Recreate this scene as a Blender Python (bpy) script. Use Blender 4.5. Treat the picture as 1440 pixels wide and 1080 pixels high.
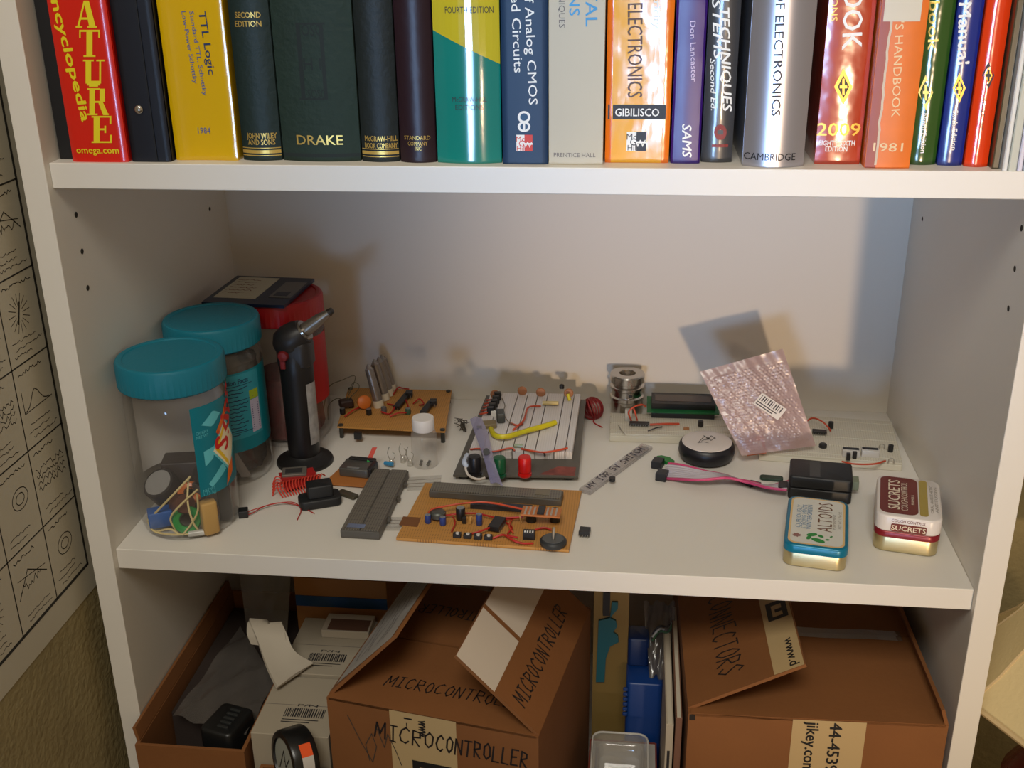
import bpy, bmesh, math, random
from mathutils import Vector, Matrix
random.seed(7)
for o in list(bpy.data.objects):
    bpy.data.objects.remove(o)
scene = bpy.context.scene
COL = scene.collection
S = 0.01                      # everything below is written in centimetres
PI = math.pi

# ------------------------------------------------------------------ camera
FPX = 1559.52
CAM = Vector((46.548, -82.943, 52.460))
PITCH, YAW, ROLL = 0.39255, -0.11496, 0.014478
cp, sp, cyw, syw = math.cos(PITCH), math.sin(PITCH), math.cos(YAW), math.sin(YAW)
FWD = Vector((syw * cp, cyw * cp, -sp))
_r = Vector((cyw, -syw, 0))
_d = FWD.cross(_r)
RIGHT = math.cos(ROLL) * _r + math.sin(ROLL) * _d
DOWN = -math.sin(ROLL) * _r + math.cos(ROLL) * _d
cam_data = bpy.data.cameras.new('camera')
cam_data.sensor_width = 36
cam_data.lens = FPX / 1440 * 36
cam_data.clip_start = 0.01
cam = bpy.data.objects.new('camera', cam_data)
COL.objects.link(cam)
m3 = Matrix((RIGHT, -DOWN, -FWD)).transposed()
cam.matrix_world = Matrix.Translation(CAM * S) @ m3.to_4x4()
scene.camera = cam
cam_data.dof.use_dof = False

def at(u, v, z=None, y=None, x=None):
    """photo pixel -> point (cm) on the plane it rests on"""
    d = RIGHT * ((u - 720) / FPX) + DOWN * ((v - 540) / FPX) + FWD
    if z is not None: t = (z - CAM.z) / d.z
    elif y is not None: t = (y - CAM.y) / d.y
    else: t = (x - CAM.x) / d.x
    return CAM + d * t

# ------------------------------------------------------------------ light
def lin(c):
    return tuple(((v / 255) / 12.92 if v / 255 <= .04045 else ((v / 255 + .055) / 1.055) ** 2.4) for v in c)

world = bpy.data.worlds.new('world'); scene.world = world
world.use_nodes = True
bg = world.node_tree.nodes['Background']
bg.inputs[0].default_value = (1.0, 0.72, 0.40, 1)
bg.inputs[1].default_value = 0.30

def look(o, target):
    d = (Vector(target) - Vector(o.location) / S)
    o.rotation_euler = d.to_track_quat('-Z', 'Y').to_euler()

def area(name, loc, target, sx, sy, power, col):
    l = bpy.data.lights.new(name, 'AREA'); l.shape = 'RECTANGLE'
    l.size = sx * S; l.size_y = sy * S; l.energy = power; l.color = col
    o = bpy.data.objects.new(name, l); COL.objects.link(o)
    o.location = Vector(loc) * S; look(o, target); return o
# daylight from the window high across the room
area('window_light', (34, -165, 195), (36, 12, 5), 90, 70, 31, (1.0, 0.96, 0.86))
def spot(name, loc, target, power, col, rad, size, blend):
    l = bpy.data.lights.new(name, 'SPOT'); l.energy = power; l.color = col; l.shadow_soft_size = rad * S
    l.spot_size = math.radians(size); l.spot_blend = blend
    o = bpy.data.objects.new(name, l); COL.objects.link(o); o.location = Vector(loc) * S; look(o, target); return o
# cool daylight from the glass door behind the photographer, strongest on the upper shelf
spot('glass_door_light', (0, -262, 14), (36, 5, 47), 380, (0.36, 0.60, 1.0), 40, 21.5, 1.0)
# low warm lamp across the room, to the right of the photographer
spot('reading_lamp_light', (129, -400, -20), (76, 10, 15), 262, (1.0, 0.72, 0.46), 10, 14, .7)

vs = scene.view_settings
vs.view_transform = 'Standard'; vs.look = 'None'; vs.gamma = 1; vs.use_curve_mapping = False
vs.exposure = -0.04

# ------------------------------------------------------------------ materials
MATS = {}
def mat(name, rgb, rough=.5, metal=0., bump=None, var=None, spec=.5, coat=0., emit=None):
    """procedural material; bump=(scale,strength[,detail]); var=(scale,amount)"""
    if name in MATS: return MATS[name]
    m = bpy.data.materials.new(name); m.use_nodes = True
    nt = m.node_tree; b = nt.nodes['Principled BSDF']
    c = lin(rgb)
    b.inputs['Base Color'].default_value = (*c, 1)
    b.inputs['Roughness'].default_value = rough
    b.inputs['Metallic'].default_value = metal
    b.inputs['Specular IOR Level'].default_value = spec
    b.inputs['Coat Weight'].default_value = coat
    b.inputs['Coat Roughness'].default_value = .08
    if bump or var:
        tc = nt.nodes.new('ShaderNodeTexCoord')
    if var:
        n = nt.nodes.new('ShaderNodeTexNoise'); n.inputs['Scale'].default_value = var[0]; n.inputs['Detail'].default_value = 4
        nt.links.new(tc.outputs['Object'], n.inputs['Vector'])
        r = nt.nodes.new('ShaderNodeMapRange')
        r.inputs[1].default_value = .3; r.inputs[2].default_value = .7
        r.inputs[3].default_value = 1 - var[1]; r.inputs[4].default_value = 1 + var[1]
        nt.links.new(n.outputs['Fac'], r.inputs[0])
        mx = nt.nodes.new('ShaderNodeVectorMath'); mx.operation = 'SCALE'
        mx.inputs[0].default_value = c
        nt.links.new(r.outputs[0], mx.inputs['Scale'])
        nt.links.new(mx.outputs[0], b.inputs['Base Color'])
    if bump:
        n2 = nt.nodes.new('ShaderNodeTexNoise'); n2.inputs['Scale'].default_value = bump[0]
        n2.inputs['Detail'].default_value = bump[2] if len(bump) > 2 else 3
        nt.links.new(tc.outputs['Object'], n2.inputs['Vector'])
        bp = nt.nodes.new('ShaderNodeBump'); bp.inputs['Strength'].default_value = bump[1]; bp.inputs['Distance'].default_value = .002
        nt.links.new(n2.outputs['Fac'], bp.inputs['Height'])
        nt.links.new(bp.outputs['Normal'], b.inputs['Normal'])
        if coat: nt.links.new(bp.outputs['Normal'], b.inputs['Coat Normal'])
    MATS[name] = m
    return m

def film(name, rgb, clear=.8, gloss=.12, rough=.05, transl=0., bump=None):
    """thin clear plastic: part see-through, part tinted, part gloss"""
    if name in MATS: return MATS[name]
    m = bpy.data.materials.new(name); m.use_nodes = True
    nt = m.node_tree; nt.nodes.remove(nt.nodes['Principled BSDF']); out = nt.nodes['Material Output']
    c = (*lin(rgb), 1)
    t = nt.nodes.new('ShaderNodeBsdfTransparent'); t.inputs[0].default_value = (.97, .97, .97, 1)
    d = nt.nodes.new('ShaderNodeBsdfDiffuse'); d.inputs[0].default_value = c
    tr = nt.nodes.new('ShaderNodeBsdfTranslucent'); tr.inputs[0].default_value = c
    g = nt.nodes.new('ShaderNodeBsdfGlossy'); g.inputs[1].default_value = rough; g.inputs[0].default_value = (.95, .95, .95, 1)
    a = nt.nodes.new('ShaderNodeMixShader'); a.inputs[0].default_value = transl
    nt.links.new(d.outputs[0], a.inputs[1]); nt.links.new(tr.outputs[0], a.inputs[2])
    b = nt.nodes.new('ShaderNodeMixShader'); b.inputs[0].default_value = clear
    nt.links.new(a.outputs[0], b.inputs[1]); nt.links.new(t.outputs[0], b.inputs[2])
    f = nt.nodes.new('ShaderNodeLayerWeight'); f.inputs[0].default_value = .5
    pw = nt.nodes.new('ShaderNodeMath'); pw.operation = 'POWER'; pw.inputs[1].default_value = 4.0
    nt.links.new(f.outputs['Facing'], pw.inputs[0])
    ad = nt.nodes.new('ShaderNodeMath'); ad.operation = 'MULTIPLY_ADD'; ad.inputs[1].default_value = .55; ad.inputs[2].default_value = gloss * .8; ad.use_clamp = True
    nt.links.new(pw.outputs[0], ad.inputs[0])
    e = nt.nodes.new('ShaderNodeMixShader')
    nt.links.new(ad.outputs[0], e.inputs[0]); nt.links.new(b.outputs[0], e.inputs[1]); nt.links.new(g.outputs[0], e.inputs[2])
    nt.links.new(e.outputs[0], out.inputs[0])
    if bump:
        tc = nt.nodes.new('ShaderNodeTexCoord')
        n2 = nt.nodes.new('ShaderNodeTexNoise'); n2.inputs['Scale'].default_value = bump[0]
        nt.links.new(tc.outputs['Object'], n2.inputs['Vector'])
        bp = nt.nodes.new('ShaderNodeBump'); bp.inputs['Strength'].default_value = bump[1]; bp.inputs['Distance'].default_value = .002
        nt.links.new(n2.outputs['Fac'], bp.inputs['Height'])
        for s in (g, d): nt.links.new(bp.outputs['Normal'], s.inputs['Normal'])
    MATS[name] = m
    return m

def dots(name, rgb, dark, pitch=.254, rad=.28, rough=.5, stripes=None):
    """board material with a drilled hole grid (object space, cm pitch)"""
    m = mat(name, rgb, rough)
    nt = m.node_tree; b = nt.nodes['Principled BSDF']
    if 'grid' in nt.nodes: return m
    tc = nt.nodes.new('ShaderNodeTexCoord'); tc.name = 'grid'
    sc = nt.nodes.new('ShaderNodeVectorMath'); sc.operation = 'SCALE'; sc.inputs['Scale'].default_value = 1 / (pitch * S)
    nt.links.new(tc.outputs['Object'], sc.inputs[0])
    fr = nt.nodes.new('ShaderNodeVectorMath'); fr.operation = 'FRACTION'
    nt.links.new(sc.outputs[0], fr.inputs[0])
    sb = nt.nodes.new('ShaderNodeVectorMath'); sb.operation = 'SUBTRACT'; sb.inputs[1].default_value = (.5, .5, 0)
    nt.links.new(fr.outputs[0], sb.inputs[0])
    ml = nt.nodes.new('ShaderNodeVectorMath'); ml.operation = 'MULTIPLY'; ml.inputs[1].default_value = (1, 1, 0)
    nt.links.new(sb.outputs[0], ml.inputs[0])
    ln = nt.nodes.new('ShaderNodeVectorMath'); ln.operation = 'LENGTH'
    nt.links.new(ml.outputs[0], ln.inputs[0])
    lt = nt.nodes.new('ShaderNodeMath'); lt.operation = 'LESS_THAN'; lt.inputs[1].default_value = rad
    nt.links.new(ln.outputs['Value'], lt.inputs[0])
    mx = nt.nodes.new('ShaderNodeMix'); mx.data_type = 'RGBA'
    mx.inputs[6].default_value = (*lin(rgb), 1); mx.inputs[7].default_value = (*lin(dark), 1)
    nt.links.new(lt.outputs[0], mx.inputs[0]); nt.links.new(mx.outputs[2], b.inputs['Base Color'])
    return m

# ------------------------------------------------------------------ mesh helpers
MW = {}
class MB:
    def __init__(s): s.v = []; s.f = []; s.mi = []
    def add(s, vs, fs, mi=0):
        o = len(s.v); s.v += [Vector(p) for p in vs]
        s.f += [[i + o for i in f] for f in fs]; s.mi += [mi] * len(fs); return s
    def box(s, c, size, rz=0, mi=0, M=None):
        hx, hy, hz = [d / 2 for d in size]
        vs = [Vector((x, y, z)) for z in (-hz, hz) for x, y in ((-hx, -hy), (hx, -hy), (hx, hy), (-hx, hy))]
        R = M if M is not None else Matrix.Rotation(rz, 3, 'Z')
        return s.add([R @ v + Vector(c) for v in vs], [(3, 2, 1, 0), (4, 5, 6, 7), (0, 1, 5, 4), (1, 2, 6, 5), (2, 3, 7, 6), (3, 0, 4, 7)], mi)
    def rbox(s, c, size, r=.3, e=.08, rz=0, n=4, mi=0, M=None):
        """box with rounded vertical corners and chamfered rims; c = centre of base"""
        hx, hy = size[0] / 2, size[1] / 2; h = size[2]
        def ring(ins, z):
            rr = max(r - ins, .001); out = []
            for k, (sx, sy) in enumerate(((1, 1), (-1, 1), (-1, -1), (1, -1))):
                for i in range(n + 1):
                    a = (k + i / n) * PI / 2
                    out.append(Vector((sx * (hx - r) + rr * math.cos(a), sy * (hy - r) + rr * math.sin(a), z)))
            return out
        rings = [ring(e, 0), ring(0, e), ring(0, h - e), ring(e * .35, h - e * .3), ring(e, h)]
        R = M if M is not None else Matrix.Rotation(rz, 3, 'Z')
        N = len(rings[0]); vs = [R @ p + Vector(c) for q in rings for p in q]; fs = []
        for k in range(len(rings) - 1):
            for i in range(N):
                j = (i + 1) % N; fs.append((k * N + i, k * N + j, (k + 1) * N + j, (k + 1) * N + i))
        fs.append(list(range(N))[::-1]); fs.append([(len(rings) - 1) * N + i for i in range(N)])
        return s.add(vs, fs, mi)
    def cyl(s, p0, p1, r0, r1=None, n=16, mi=0):
        p0, p1 = Vector(p0), Vector(p1); r1 = r0 if r1 is None else r1
        d = (p1 - p0).normalized(); a = d.orthogonal().normalized(); b = d.cross(a)
        vs = [p + (a * math.cos(2 * PI * i / n) + b * math.sin(2 * PI * i / n)) * r for p, r in ((p0, r0), (p1, r1)) for i in range(n)]
        fs = [(i, (i + 1) % n, n + (i + 1) % n, n + i) for i in range(n)] + [list(range(n))[::-1], list(range(n, 2 * n))]
        return s.add(vs, fs, mi)
    def lathe(s, prof, c=(0, 0, 0), n=32, mi=0, M=None, cap=True):
        R = M if M is not None else Matrix.Identity(3); c = Vector(c)
        vs = []; fs = []
        for r, z in prof:
            for i in range(n):
                vs.append(R @ Vector((r * math.cos(2 * PI * i / n), r * math.sin(2 * PI * i / n), z)) + c)
        for k in range(len(prof) - 1):
            for i in range(n):
                j = (i + 1) % n; fs.append((k * n + i, k * n + j, (k + 1) * n + j, (k + 1) * n + i))
        if cap:
            if prof[0][0] > .001: fs.append(list(range(n))[::-1])
            if prof[-1][0] > .001: fs.append([(len(prof) - 1) * n + i for i in range(n)])
        return s.add(vs, fs, mi)
    def tube(s, pts, r, n=6, mi=0, smooth=4):
        P = curve(pts, smooth) if smooth else [Vector(p) for p in pts]
        vs = []; fs = []; up = None
        for i, p in enumerate(P):
            t = (P[min(i + 1, len(P) - 1)] - P[max(i - 1, 0)]).normalized()
            if up is None: up = t.orthogonal().normalized()
            up = (up - t * up.dot(t))
            up = up.normalized() if up.length > 1e-6 else t.orthogonal().normalized()
            b = t.cross(up)
            for k in range(n):
                a = 2 * PI * k / n; vs.append(p + (up * math.cos(a) + b * math.sin(a)) * r)
        for i in range(len(P) - 1):
            for k in range(n):
                j = (k + 1) % n; fs.append((i * n + k, i * n + j, (i + 1) * n + j, (i + 1) * n + k))
        fs.append(list(range(n))[::-1]); fs.append([(len(P) - 1) * n + k for k in range(n)])
        return s.add(vs, fs, mi)
    def prism(s, poly, z0, z1, mi=0, F=None):
        """extrude 2D polygon; F maps (a,b,h) to world"""
        F = F or (lambda a, b, h: Vector((a, b, h))); n = len(poly)
        vs = [F(a, b, z0) for a, b in poly] + [F(a, b, z1) for a, b in poly]
        fs = [list(range(n))[::-1], list(range(n, 2 * n))] + [(i, (i + 1) % n, n + (i + 1) % n, n + i) for i in range(n)]
        return s.add(vs, fs, mi)
    def slab(s, q, th, mi=0):
        """thick quad/polygon given by 3D corners, thickness th along its normal"""
        q = [Vector(p) for p in q]; n = (q[1] - q[0]).cross(q[-1] - q[0]).normalized() * th
        k = len(q)
        return s.add(q + [p - n for p in q], [list(range(k)), list(range(k, 2 * k))[::-1]] + [(i, k + i, k + (i + 1) % k, (i + 1) % k) for i in range(k)], mi)
    def grid(s, P, th=0, mi=0):
        """surface from rows of points, optional thickness (sheet stays closed)"""
        R, C_ = len(P), len(P[0]); vs = [Vector(p) for r in P for p in r]
        fs = [(i * C_ + j, i * C_ + j + 1, (i + 1) * C_ + j + 1, (i + 1) * C_ + j) for i in range(R - 1) for j in range(C_ - 1)]
        if th:
            nn = [Vector((0, 0, 0)) for _ in vs]
            for f in fs:
                n = (vs[f[1]] - vs[f[0]]).cross(vs[f[3]] - vs[f[0]])
                if n.length > 1e-9:
                    n.normalize()
                    for i in f: nn[i] += n
            k = len(vs); b = [v - (n.normalized() if n.length > 0 else n) * th for v, n in zip(vs, nn)]
            rim = [i for i in range(C_)] + [i * C_ + C_ - 1 for i in range(1, R)] + [(R - 1) * C_ + j for j in range(C_ - 2, -1, -1)] + [i * C_ for i in range(R - 2, 0, -1)]
            fs2 = [tuple(k + i for i in f[::-1]) for f in fs]
            fs = fs + fs2 + [(rim[i], k + rim[i], k + rim[(i + 1) % len(rim)], rim[(i + 1) % len(rim)]) for i in range(len(rim))]
            vs = vs + b
        return s.add(vs, fs, mi)
    def build(s, name, mats, parent=None, smooth=None, loc=None, local=False, rz=0):
        mats = mats if isinstance(mats, (list, tuple)) else [mats]
        if parent is not None: W = MW[parent]
        else:
            if loc is None:
                xs = [p.x for p in s.v]; ys = [p.y for p in s.v]; zs = [p.z for p in s.v]
                loc = ((min(xs) + max(xs)) / 2, (min(ys) + max(ys)) / 2, min(zs))
            W = Matrix.Translation(loc) @ Matrix.Rotation(rz, 4, 'Z')
        I = W.inverted()
        me = bpy.data.meshes.new(name)
        me.from_pydata([((p if local else I @ p) * S)[:] for p in s.v], [], s.f)
        for m in mats: me.materials.append(m)
        me.polygons.foreach_set('material_index', s.mi)
        me.validate(); me.update()
        if smooth:
            me.polygons.foreach_set('use_smooth', [True] * len(me.polygons))
            me.set_sharp_from_angle(angle=math.radians(smooth))
        o = bpy.data.objects.new(name, me); COL.objects.link(o); MW[o] = W
        if parent is not None: o.parent = parent
        else: o.location = Vector(loc) * S; o.rotation_euler.z = rz
        return o

def curve(pts, k=4):
    P = [Vector(p) for p in pts]
    if len(P) < 3 or k < 2: return P
    Q = [P[0] * 2 - P[1]] + P + [P[-1] * 2 - P[-2]]; out = []
    for i in range(1, len(Q) - 2):
        a, b, c, d = Q[i - 1:i + 3]
        for j in range(k):
            t = j / k
            out.append(.5 * ((2 * b) + (c - a) * t + (2 * a - 5 * b + 4 * c - d) * t * t + (3 * b - a - 3 * c + d) * t ** 3))
    out.append(P[-1]); return out

def tag(o, label, cat, group=None):
    o['label'] = label; o['category'] = cat
    if group: o['group'] = group
    return o
def thing(name, label, cat, loc=(0, 0, 0), rz=0, group=None):
    o = bpy.data.objects.new(name, None); COL.objects.link(o)
    o.empty_display_size = .02
    o.location = Vector(loc) * S; o.rotation_euler.z = rz
    MW[o] = Matrix.Translation(loc) @ Matrix.Rotation(rz, 4, 'Z')
    return tag(o, label, cat, group)
def struct(o): o['kind'] = 'structure'; return o
def copy_part(o, parent, M=None):
    c = o.copy(); COL.objects.link(c); c.parent = parent; MW[c] = MW.get(parent, Matrix.Identity(4))
    if M is not None: c.location = Vector(M) * S
    return c

# ---- lettering
_tc = {}
def text2d(body, bold=0., shear=0., sx=1., spacing=1.):
    """flat glyph outline mesh, cap height 1, centred; returns verts, faces, (w,h)"""
    key = (body, bold, shear, sx, spacing)
    if key in _tc: return _tc[key]
    cu = bpy.data.curves.new('txt', 'FONT'); cu.body = body; cu.size = 1; cu.offset = bold; cu.shear = shear
    cu.space_character = spacing; cu.resolution_u = 2; cu.fill_mode = 'FRONT'
    ob = bpy.data.objects.new('txt', cu); COL.objects.link(ob)
    dg = bpy.context.evaluated_depsgraph_get(); me = ob.evaluated_get(dg).to_mesh()
    vs = [(v.co.x * sx, v.co.y) for v in me.vertices]; fs = [tuple(p.vertices) for p in me.polygons]
    ob.evaluated_get(dg).to_mesh_clear(); bpy.data.objects.remove(ob); bpy.data.curves.remove(cu)
    x0 = min(v[0] for v in vs); x1 = max(v[0] for v in vs); k = 1 / .69
    vs = [((a - (x0 + x1) / 2) * k, b * k - .5) for a, b in vs]
    _tc[key] = (vs, fs, (x1 - x0) * k); return _tc[key]
def put_text(mb, body, F, pos, h, rot=0, width=None, mi=0, align='c', **kw):
    """F(a,b)->3D; pos in surface coords (cm), h cap height, rot in degrees; width fits run length"""
    bold = kw.pop('bold', 0.)
    vs, fs, w = text2d(body, **kw)
    sx = h if width is None else width / w
    c, s = math.cos(math.radians(rot)), math.sin(math.radians(rot))
    L = w * sx; off = {'c': 0, 'l': L / 2, 'r': -L / 2}[align]
    o_ = F(*pos); nrm_ = (F(pos[0] + .01, pos[1]) - o_).cross(F(pos[0], pos[1] + .01) - o_).normalized()
    for k_, (da, db) in enumerate(((0, 0),) if bold < .004 else ((-1, 0), (1, 0), (0, -.6), (0, .6))):
        out = []
        for a, b in vs:
            a = a * sx + off + da * bold * 1.6 * h; b = b * h + db * bold * 1.6 * h
            out.append(F(pos[0] + a * c - b * s, pos[1] + a * s + b * c) + nrm_ * (.004 * k_))
        mb.add(out, fs, mi)
STROKES = {
 'A': [[(0, 0), (.3, 1), (.6, 0)], [(.12, .38), (.5, .38)]], 'B': [[(0, 0), (0, 1), (.45, .9), (.4, .55), (0, .5)], [(.4, .52), (.55, .25), (.4, .02), (0, 0)]],
 'C': [[(.55, .85), (.35, 1), (.1, .8), (0, .45), (.1, .1), (.35, 0), (.55, .15)]], 'D': [[(0, 0), (0, 1), (.4, .85), (.55, .5), (.4, .1), (0, 0)]],
 'E': [[(.5, 1), (0, 1), (0, 0), (.5, 0)], [(0, .52), (.4, .52)]], 'F': [[(.5, 1), (0, 1), (0, 0)], [(0, .52), (.4, .52)]],
 'G': [[(.55, .85), (.3, 1), (.05, .7), (.05, .3), (.3, 0), (.55, .15), (.55, .45), (.35, .45)]], 'H': [[(0, 0), (0, 1)], [(.5, 0), (.5, 1)], [(0, .5), (.5, .5)]],
 'I': [[(.2, 0), (.2, 1)], [(0, 1), (.4, 1)], [(0, 0), (.4, 0)]], 'K': [[(0, 0), (0, 1)], [(.5, 1), (0, .45), (.5, 0)]], 'L': [[(0, 1), (0, 0), (.5, 0)]],
 'M': [[(0, 0), (.08, 1), (.35, .3), (.62, 1), (.7, 0)]], 'N': [[(0, 0), (0, 1), (.5, 0), (.5, 1)]], 'O': [[(.28, 1), (.05, .75), (.05, .25), (.28, 0), (.52, .25), (.52, .75), (.28, 1)]],
 'P': [[(0, 0), (0, 1), (.45, .9), (.45, .6), (0, .5)]], 'R': [[(0, 0), (0, 1), (.45, .9), (.45, .6), (0, .5), (.5, 0)]],
 'S': [[(.5, .85), (.28, 1), (.05, .78), (.25, .52), (.5, .28), (.25, 0), (0, .15)]], 'T': [[(.28, 0), (.28, 1)], [(0, 1), (.56, 1)]],
 'U': [[(0, 1), (.03, .2), (.28, 0), (.5, .2), (.52, 1)]], 'V': [[(0, 1), (.27, 0), (.54, 1)]], 'W': [[(0, 1), (.15, 0), (.35, .7), (.55, 0), (.7, 1)]],
 'X': [[(0, 0), (.5, 1)], [(0, 1), (.5, 0)]], 'Y': [[(0, 1), (.27, .5), (.54, 1)], [(.27, .5), (.27, 0)]], 'Z': [[(0, 1), (.5, 1), (0, 0), (.5, 0)]],
 '5': [[(.5, 1), (.08, 1), (.04, .55), (.4, .6), (.5, .3), (.3, 0), (0, .1)]], '1': [[(.1, .8), (.25, 1), (.25, 0)]], '0': [[(.25, 1), (0, .6), (.05, .15), (.25, 0), (.48, .3), (.45, .8), (.25, 1)]],
 '-': [[(.05, .45), (.4, .45)]], '9': [[(.45, .6), (.2, .5), (.05, .75), (.25, 1), (.45, .8), (.4, 0)]], ' ': []}
def ribbon(mb, pts, w, F, mi=0):
    """flat inked line of width w through 2D points"""
    P = [Vector((*p, 0)) for p in pts]
    for a, b in zip(P, P[1:]):
        d = b - a
        if d.length < 1e-6: continue
        d.normalize(); n = Vector((-d.y, d.x, 0)) * w / 2; e = d * w * .35
        q = [a - e - n, b + e - n, b + e + n, a - e + n]
        mb.add([F(p.x, p.y) for p in q], [(0, 1, 2, 3)], mi)
def hand(mb, body, F, pos, h, length, rot=0, w=.1, mi=0, jit=.05, slant=.1):
    """hand-printed capitals, left end at pos"""
    widths = [(max([p[0] for st in STROKES[c] for p in st], default=.35) + .28) for c in body]
    k = length / sum(widths); x = 0; c_, s_ = math.cos(math.radians(rot)), math.sin(math.radians(rot))
    for c, wd in zip(body, widths):
        jy = random.uniform(-jit, jit) * h
        for st in STROKES[c]:
            q = []
            for a, b in st:
                a = (x + a + random.uniform(-.03, .03)) * k + slant * b * h; b = b * h + jy + random.uniform(-.03, .03) * h
                q.append((pos[0] + a * c_ - b * s_, pos[1] + a * s_ + b * c_))
            ribbon(mb, q, w, F, mi)
        x += wd
def plane_map(o, ux, uy, lift=.02):
    o, ux, uy = Vector(o), Vector(ux).normalized(), Vector(uy).normalized(); n = ux.cross(uy).normalized() * lift
    return lambda a, b: o + ux * a + uy * b + n
def rect(mb, F, x0, y0, x1, y1, mi=0, n=1):
    for i in range(n):
        a, b = x0 + (x1 - x0) * i / n, x0 + (x1 - x0) * (i + 1) / n
        mb.add([F(a, y0), F(b, y0), F(b, y1), F(a, y1)], [(0, 1, 2, 3)], mi)
# ================================================================== room and bookcase
W, D, H, TH, REC = 76.0, 37.75, 35.44, 2.06, 0.76
wallm = mat('olive_wall_paint', (152, 138, 98), .85, bump=(140, .8, 4), var=(30, .08))
white = mat('white_melamine', (222, 217, 208), .42, var=(3, .015))
whiteb = mat('white_backing', (222, 215, 203), .55)
floorm = mat('brown_carpet', (96, 84, 70), .95, bump=(300, .8))
struct(MB().box((-9.0, -120, 42), (10, 330, 244)).build('wall_left', wallm))
struct(MB().box((118, 46, 42), (244, 10, 244)).build('wall_back', wallm))
struct(MB().box((118, -122, -81), (264, 346, 2)).build('floor', floorm))

bc = thing('bookcase', 'tall white bookcase holding the books, electronics and cartons', 'bookcase', (38, 19, -80))
for x in (-TH / 2 + .01, W + TH / 2 - .01):
    MB().rbox((x, 19.5, -80), (TH, 39, 156), .08, .06).build('side_panel', white, bc)
MB().box((38, D + .35, -2), (W, .7, 152)).build('back_panel', whiteb, bc)
for zt in (H, 0, -35.4, -71, 73):
    MB().rbox((38, (REC + D) / 2, zt - TH), (W - .05, D - REC - .02, TH), .06, .06).build('shelf', white, bc)
dark = mat('dark_hole', (38, 30, 24), .9)
for u, v, x in ((107, 302, .02), (115.5, 353.5, .02), (123.5, 405, .02), (295, 294, .02), (1297, 308, W - .02), (1436.5, 321, W - .02), (1427, 378, W - .02), (1418, 434, W - .02)):
    p = at(u, v, x=x); s = 1 if x < 10 else -1
    MB().cyl(p - Vector((.3 * s, 0, 0)), p + Vector((.015 * s, 0, 0)), .25, n=12).build('peg_hole', dark, bc)

# ---- comic-panel poster on the side wall
paper = mat('poster_paper', (196, 190, 172), .6)
ink = mat('poster_ink', (40, 38, 34), .7)
po = thing('poster', 'white poster of inked cartoon panels on the olive side wall', 'poster', (-3.98, -15, -5.7))
MB().box((-3.96, -18.5, 34), (.05, 46, 79.4)).build('sheet', paper, po)
F = plane_map((-3.935, 0, 0), (0, 1, 0), (0, 0, 1), .01)
mb = MB()
Y1, ZB, CW, RH = 2.4, -2.8, 5.9, 7.32
NC, NR = 7, 10
for i in range(NC + 1): ribbon(mb, [(Y1 - i * CW, ZB), (Y1 - i * CW, ZB + NR * RH)], .32 if i in (0, NC) else .14, F)
for j in range(NR + 1): ribbon(mb, [(Y1 - NC * CW, ZB + j * RH), (Y1, ZB + j * RH)], .32 if j in (0, NR) else .14, F)
mb.build('panel_border', ink, po)
mb = MB()
rr = random.Random(3)
def squig(mb, x, y, w, F, rr, h=.22, lw=.07):
    n = max(3, int(w / .22)); ribbon(mb, [(x + w * i / n, y + rr.uniform(-h, h)) for i in range(n + 1)], lw, F)
for i in range(NC):
    for j in range(NR):
        x0, y0 = Y1 - (i + 1) * CW, ZB + j * RH
        squig(mb, x0 + .7, y0 + RH - .75, CW * rr.uniform(.5, .78), F, rr, .16, .08)
        for k in range(rr.choice((2, 3))):
            squig(mb, x0 + rr.uniform(.7, 1.4), y0 + .7 + k * .6, CW * rr.uniform(.45, .72), F, rr, .12, .06)
        cx, cy = x0 + CW * rr.uniform(.4, .6), y0 + RH * .56
        kind = (i * 3 + j * 2) % 5
        if kind == 0:
            for r in (.5, .95): ribbon(mb, [(cx + r * math.cos(t / 14 * 2 * PI) * 1.3, cy + r * math.sin(t / 14 * 2 * PI)) for t in range(15)], .08, F)
        elif kind == 1:
            for t in range(16):
                a = t / 16 * 2 * PI; ribbon(mb, [(cx + math.cos(a) * .55, cy + math.sin(a) * .7), (cx + math.cos(a) * 1.6, cy + math.sin(a) * 1.7)], .06, F)
            ribbon(mb, [(cx - .35, cy - .8), (cx + .3, cy + .9)], .2, F)
        elif kind == 2:
            for k in range(4): squig(mb, x0 + .6, cy - .8 + k * .55, CW * .78, F, rr, .3, .07)
        elif kind == 3:
            ribbon(mb, [(x0 + .6, cy - .9), (cx, cy + 1.1), (x0 + CW - .7, cy - .6)], .1, F)
            ribbon(mb, [(x0 + .8, cy + .8), (x0 + CW - .8, cy + .1)], .07, F)
            squig(mb, x0 + 1, cy - .2, CW * .6, F, rr, .4, .07)
        else:
            ribbon(mb, [(x0 + .7, cy - 1), (x0 + .7, cy + 1)], .08, F); ribbon(mb, [(x0 + .7, cy - 1), (x0 + CW - .7, cy - 1)], .08, F)
            ribbon(mb, [(x0 + .7 + k * .4, cy - .9 + 1.5 * math.exp(-((k - 5) / 2.2) ** 2)) for k in range(11)], .09, F)
mb.build('drawing', ink, po)

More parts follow.
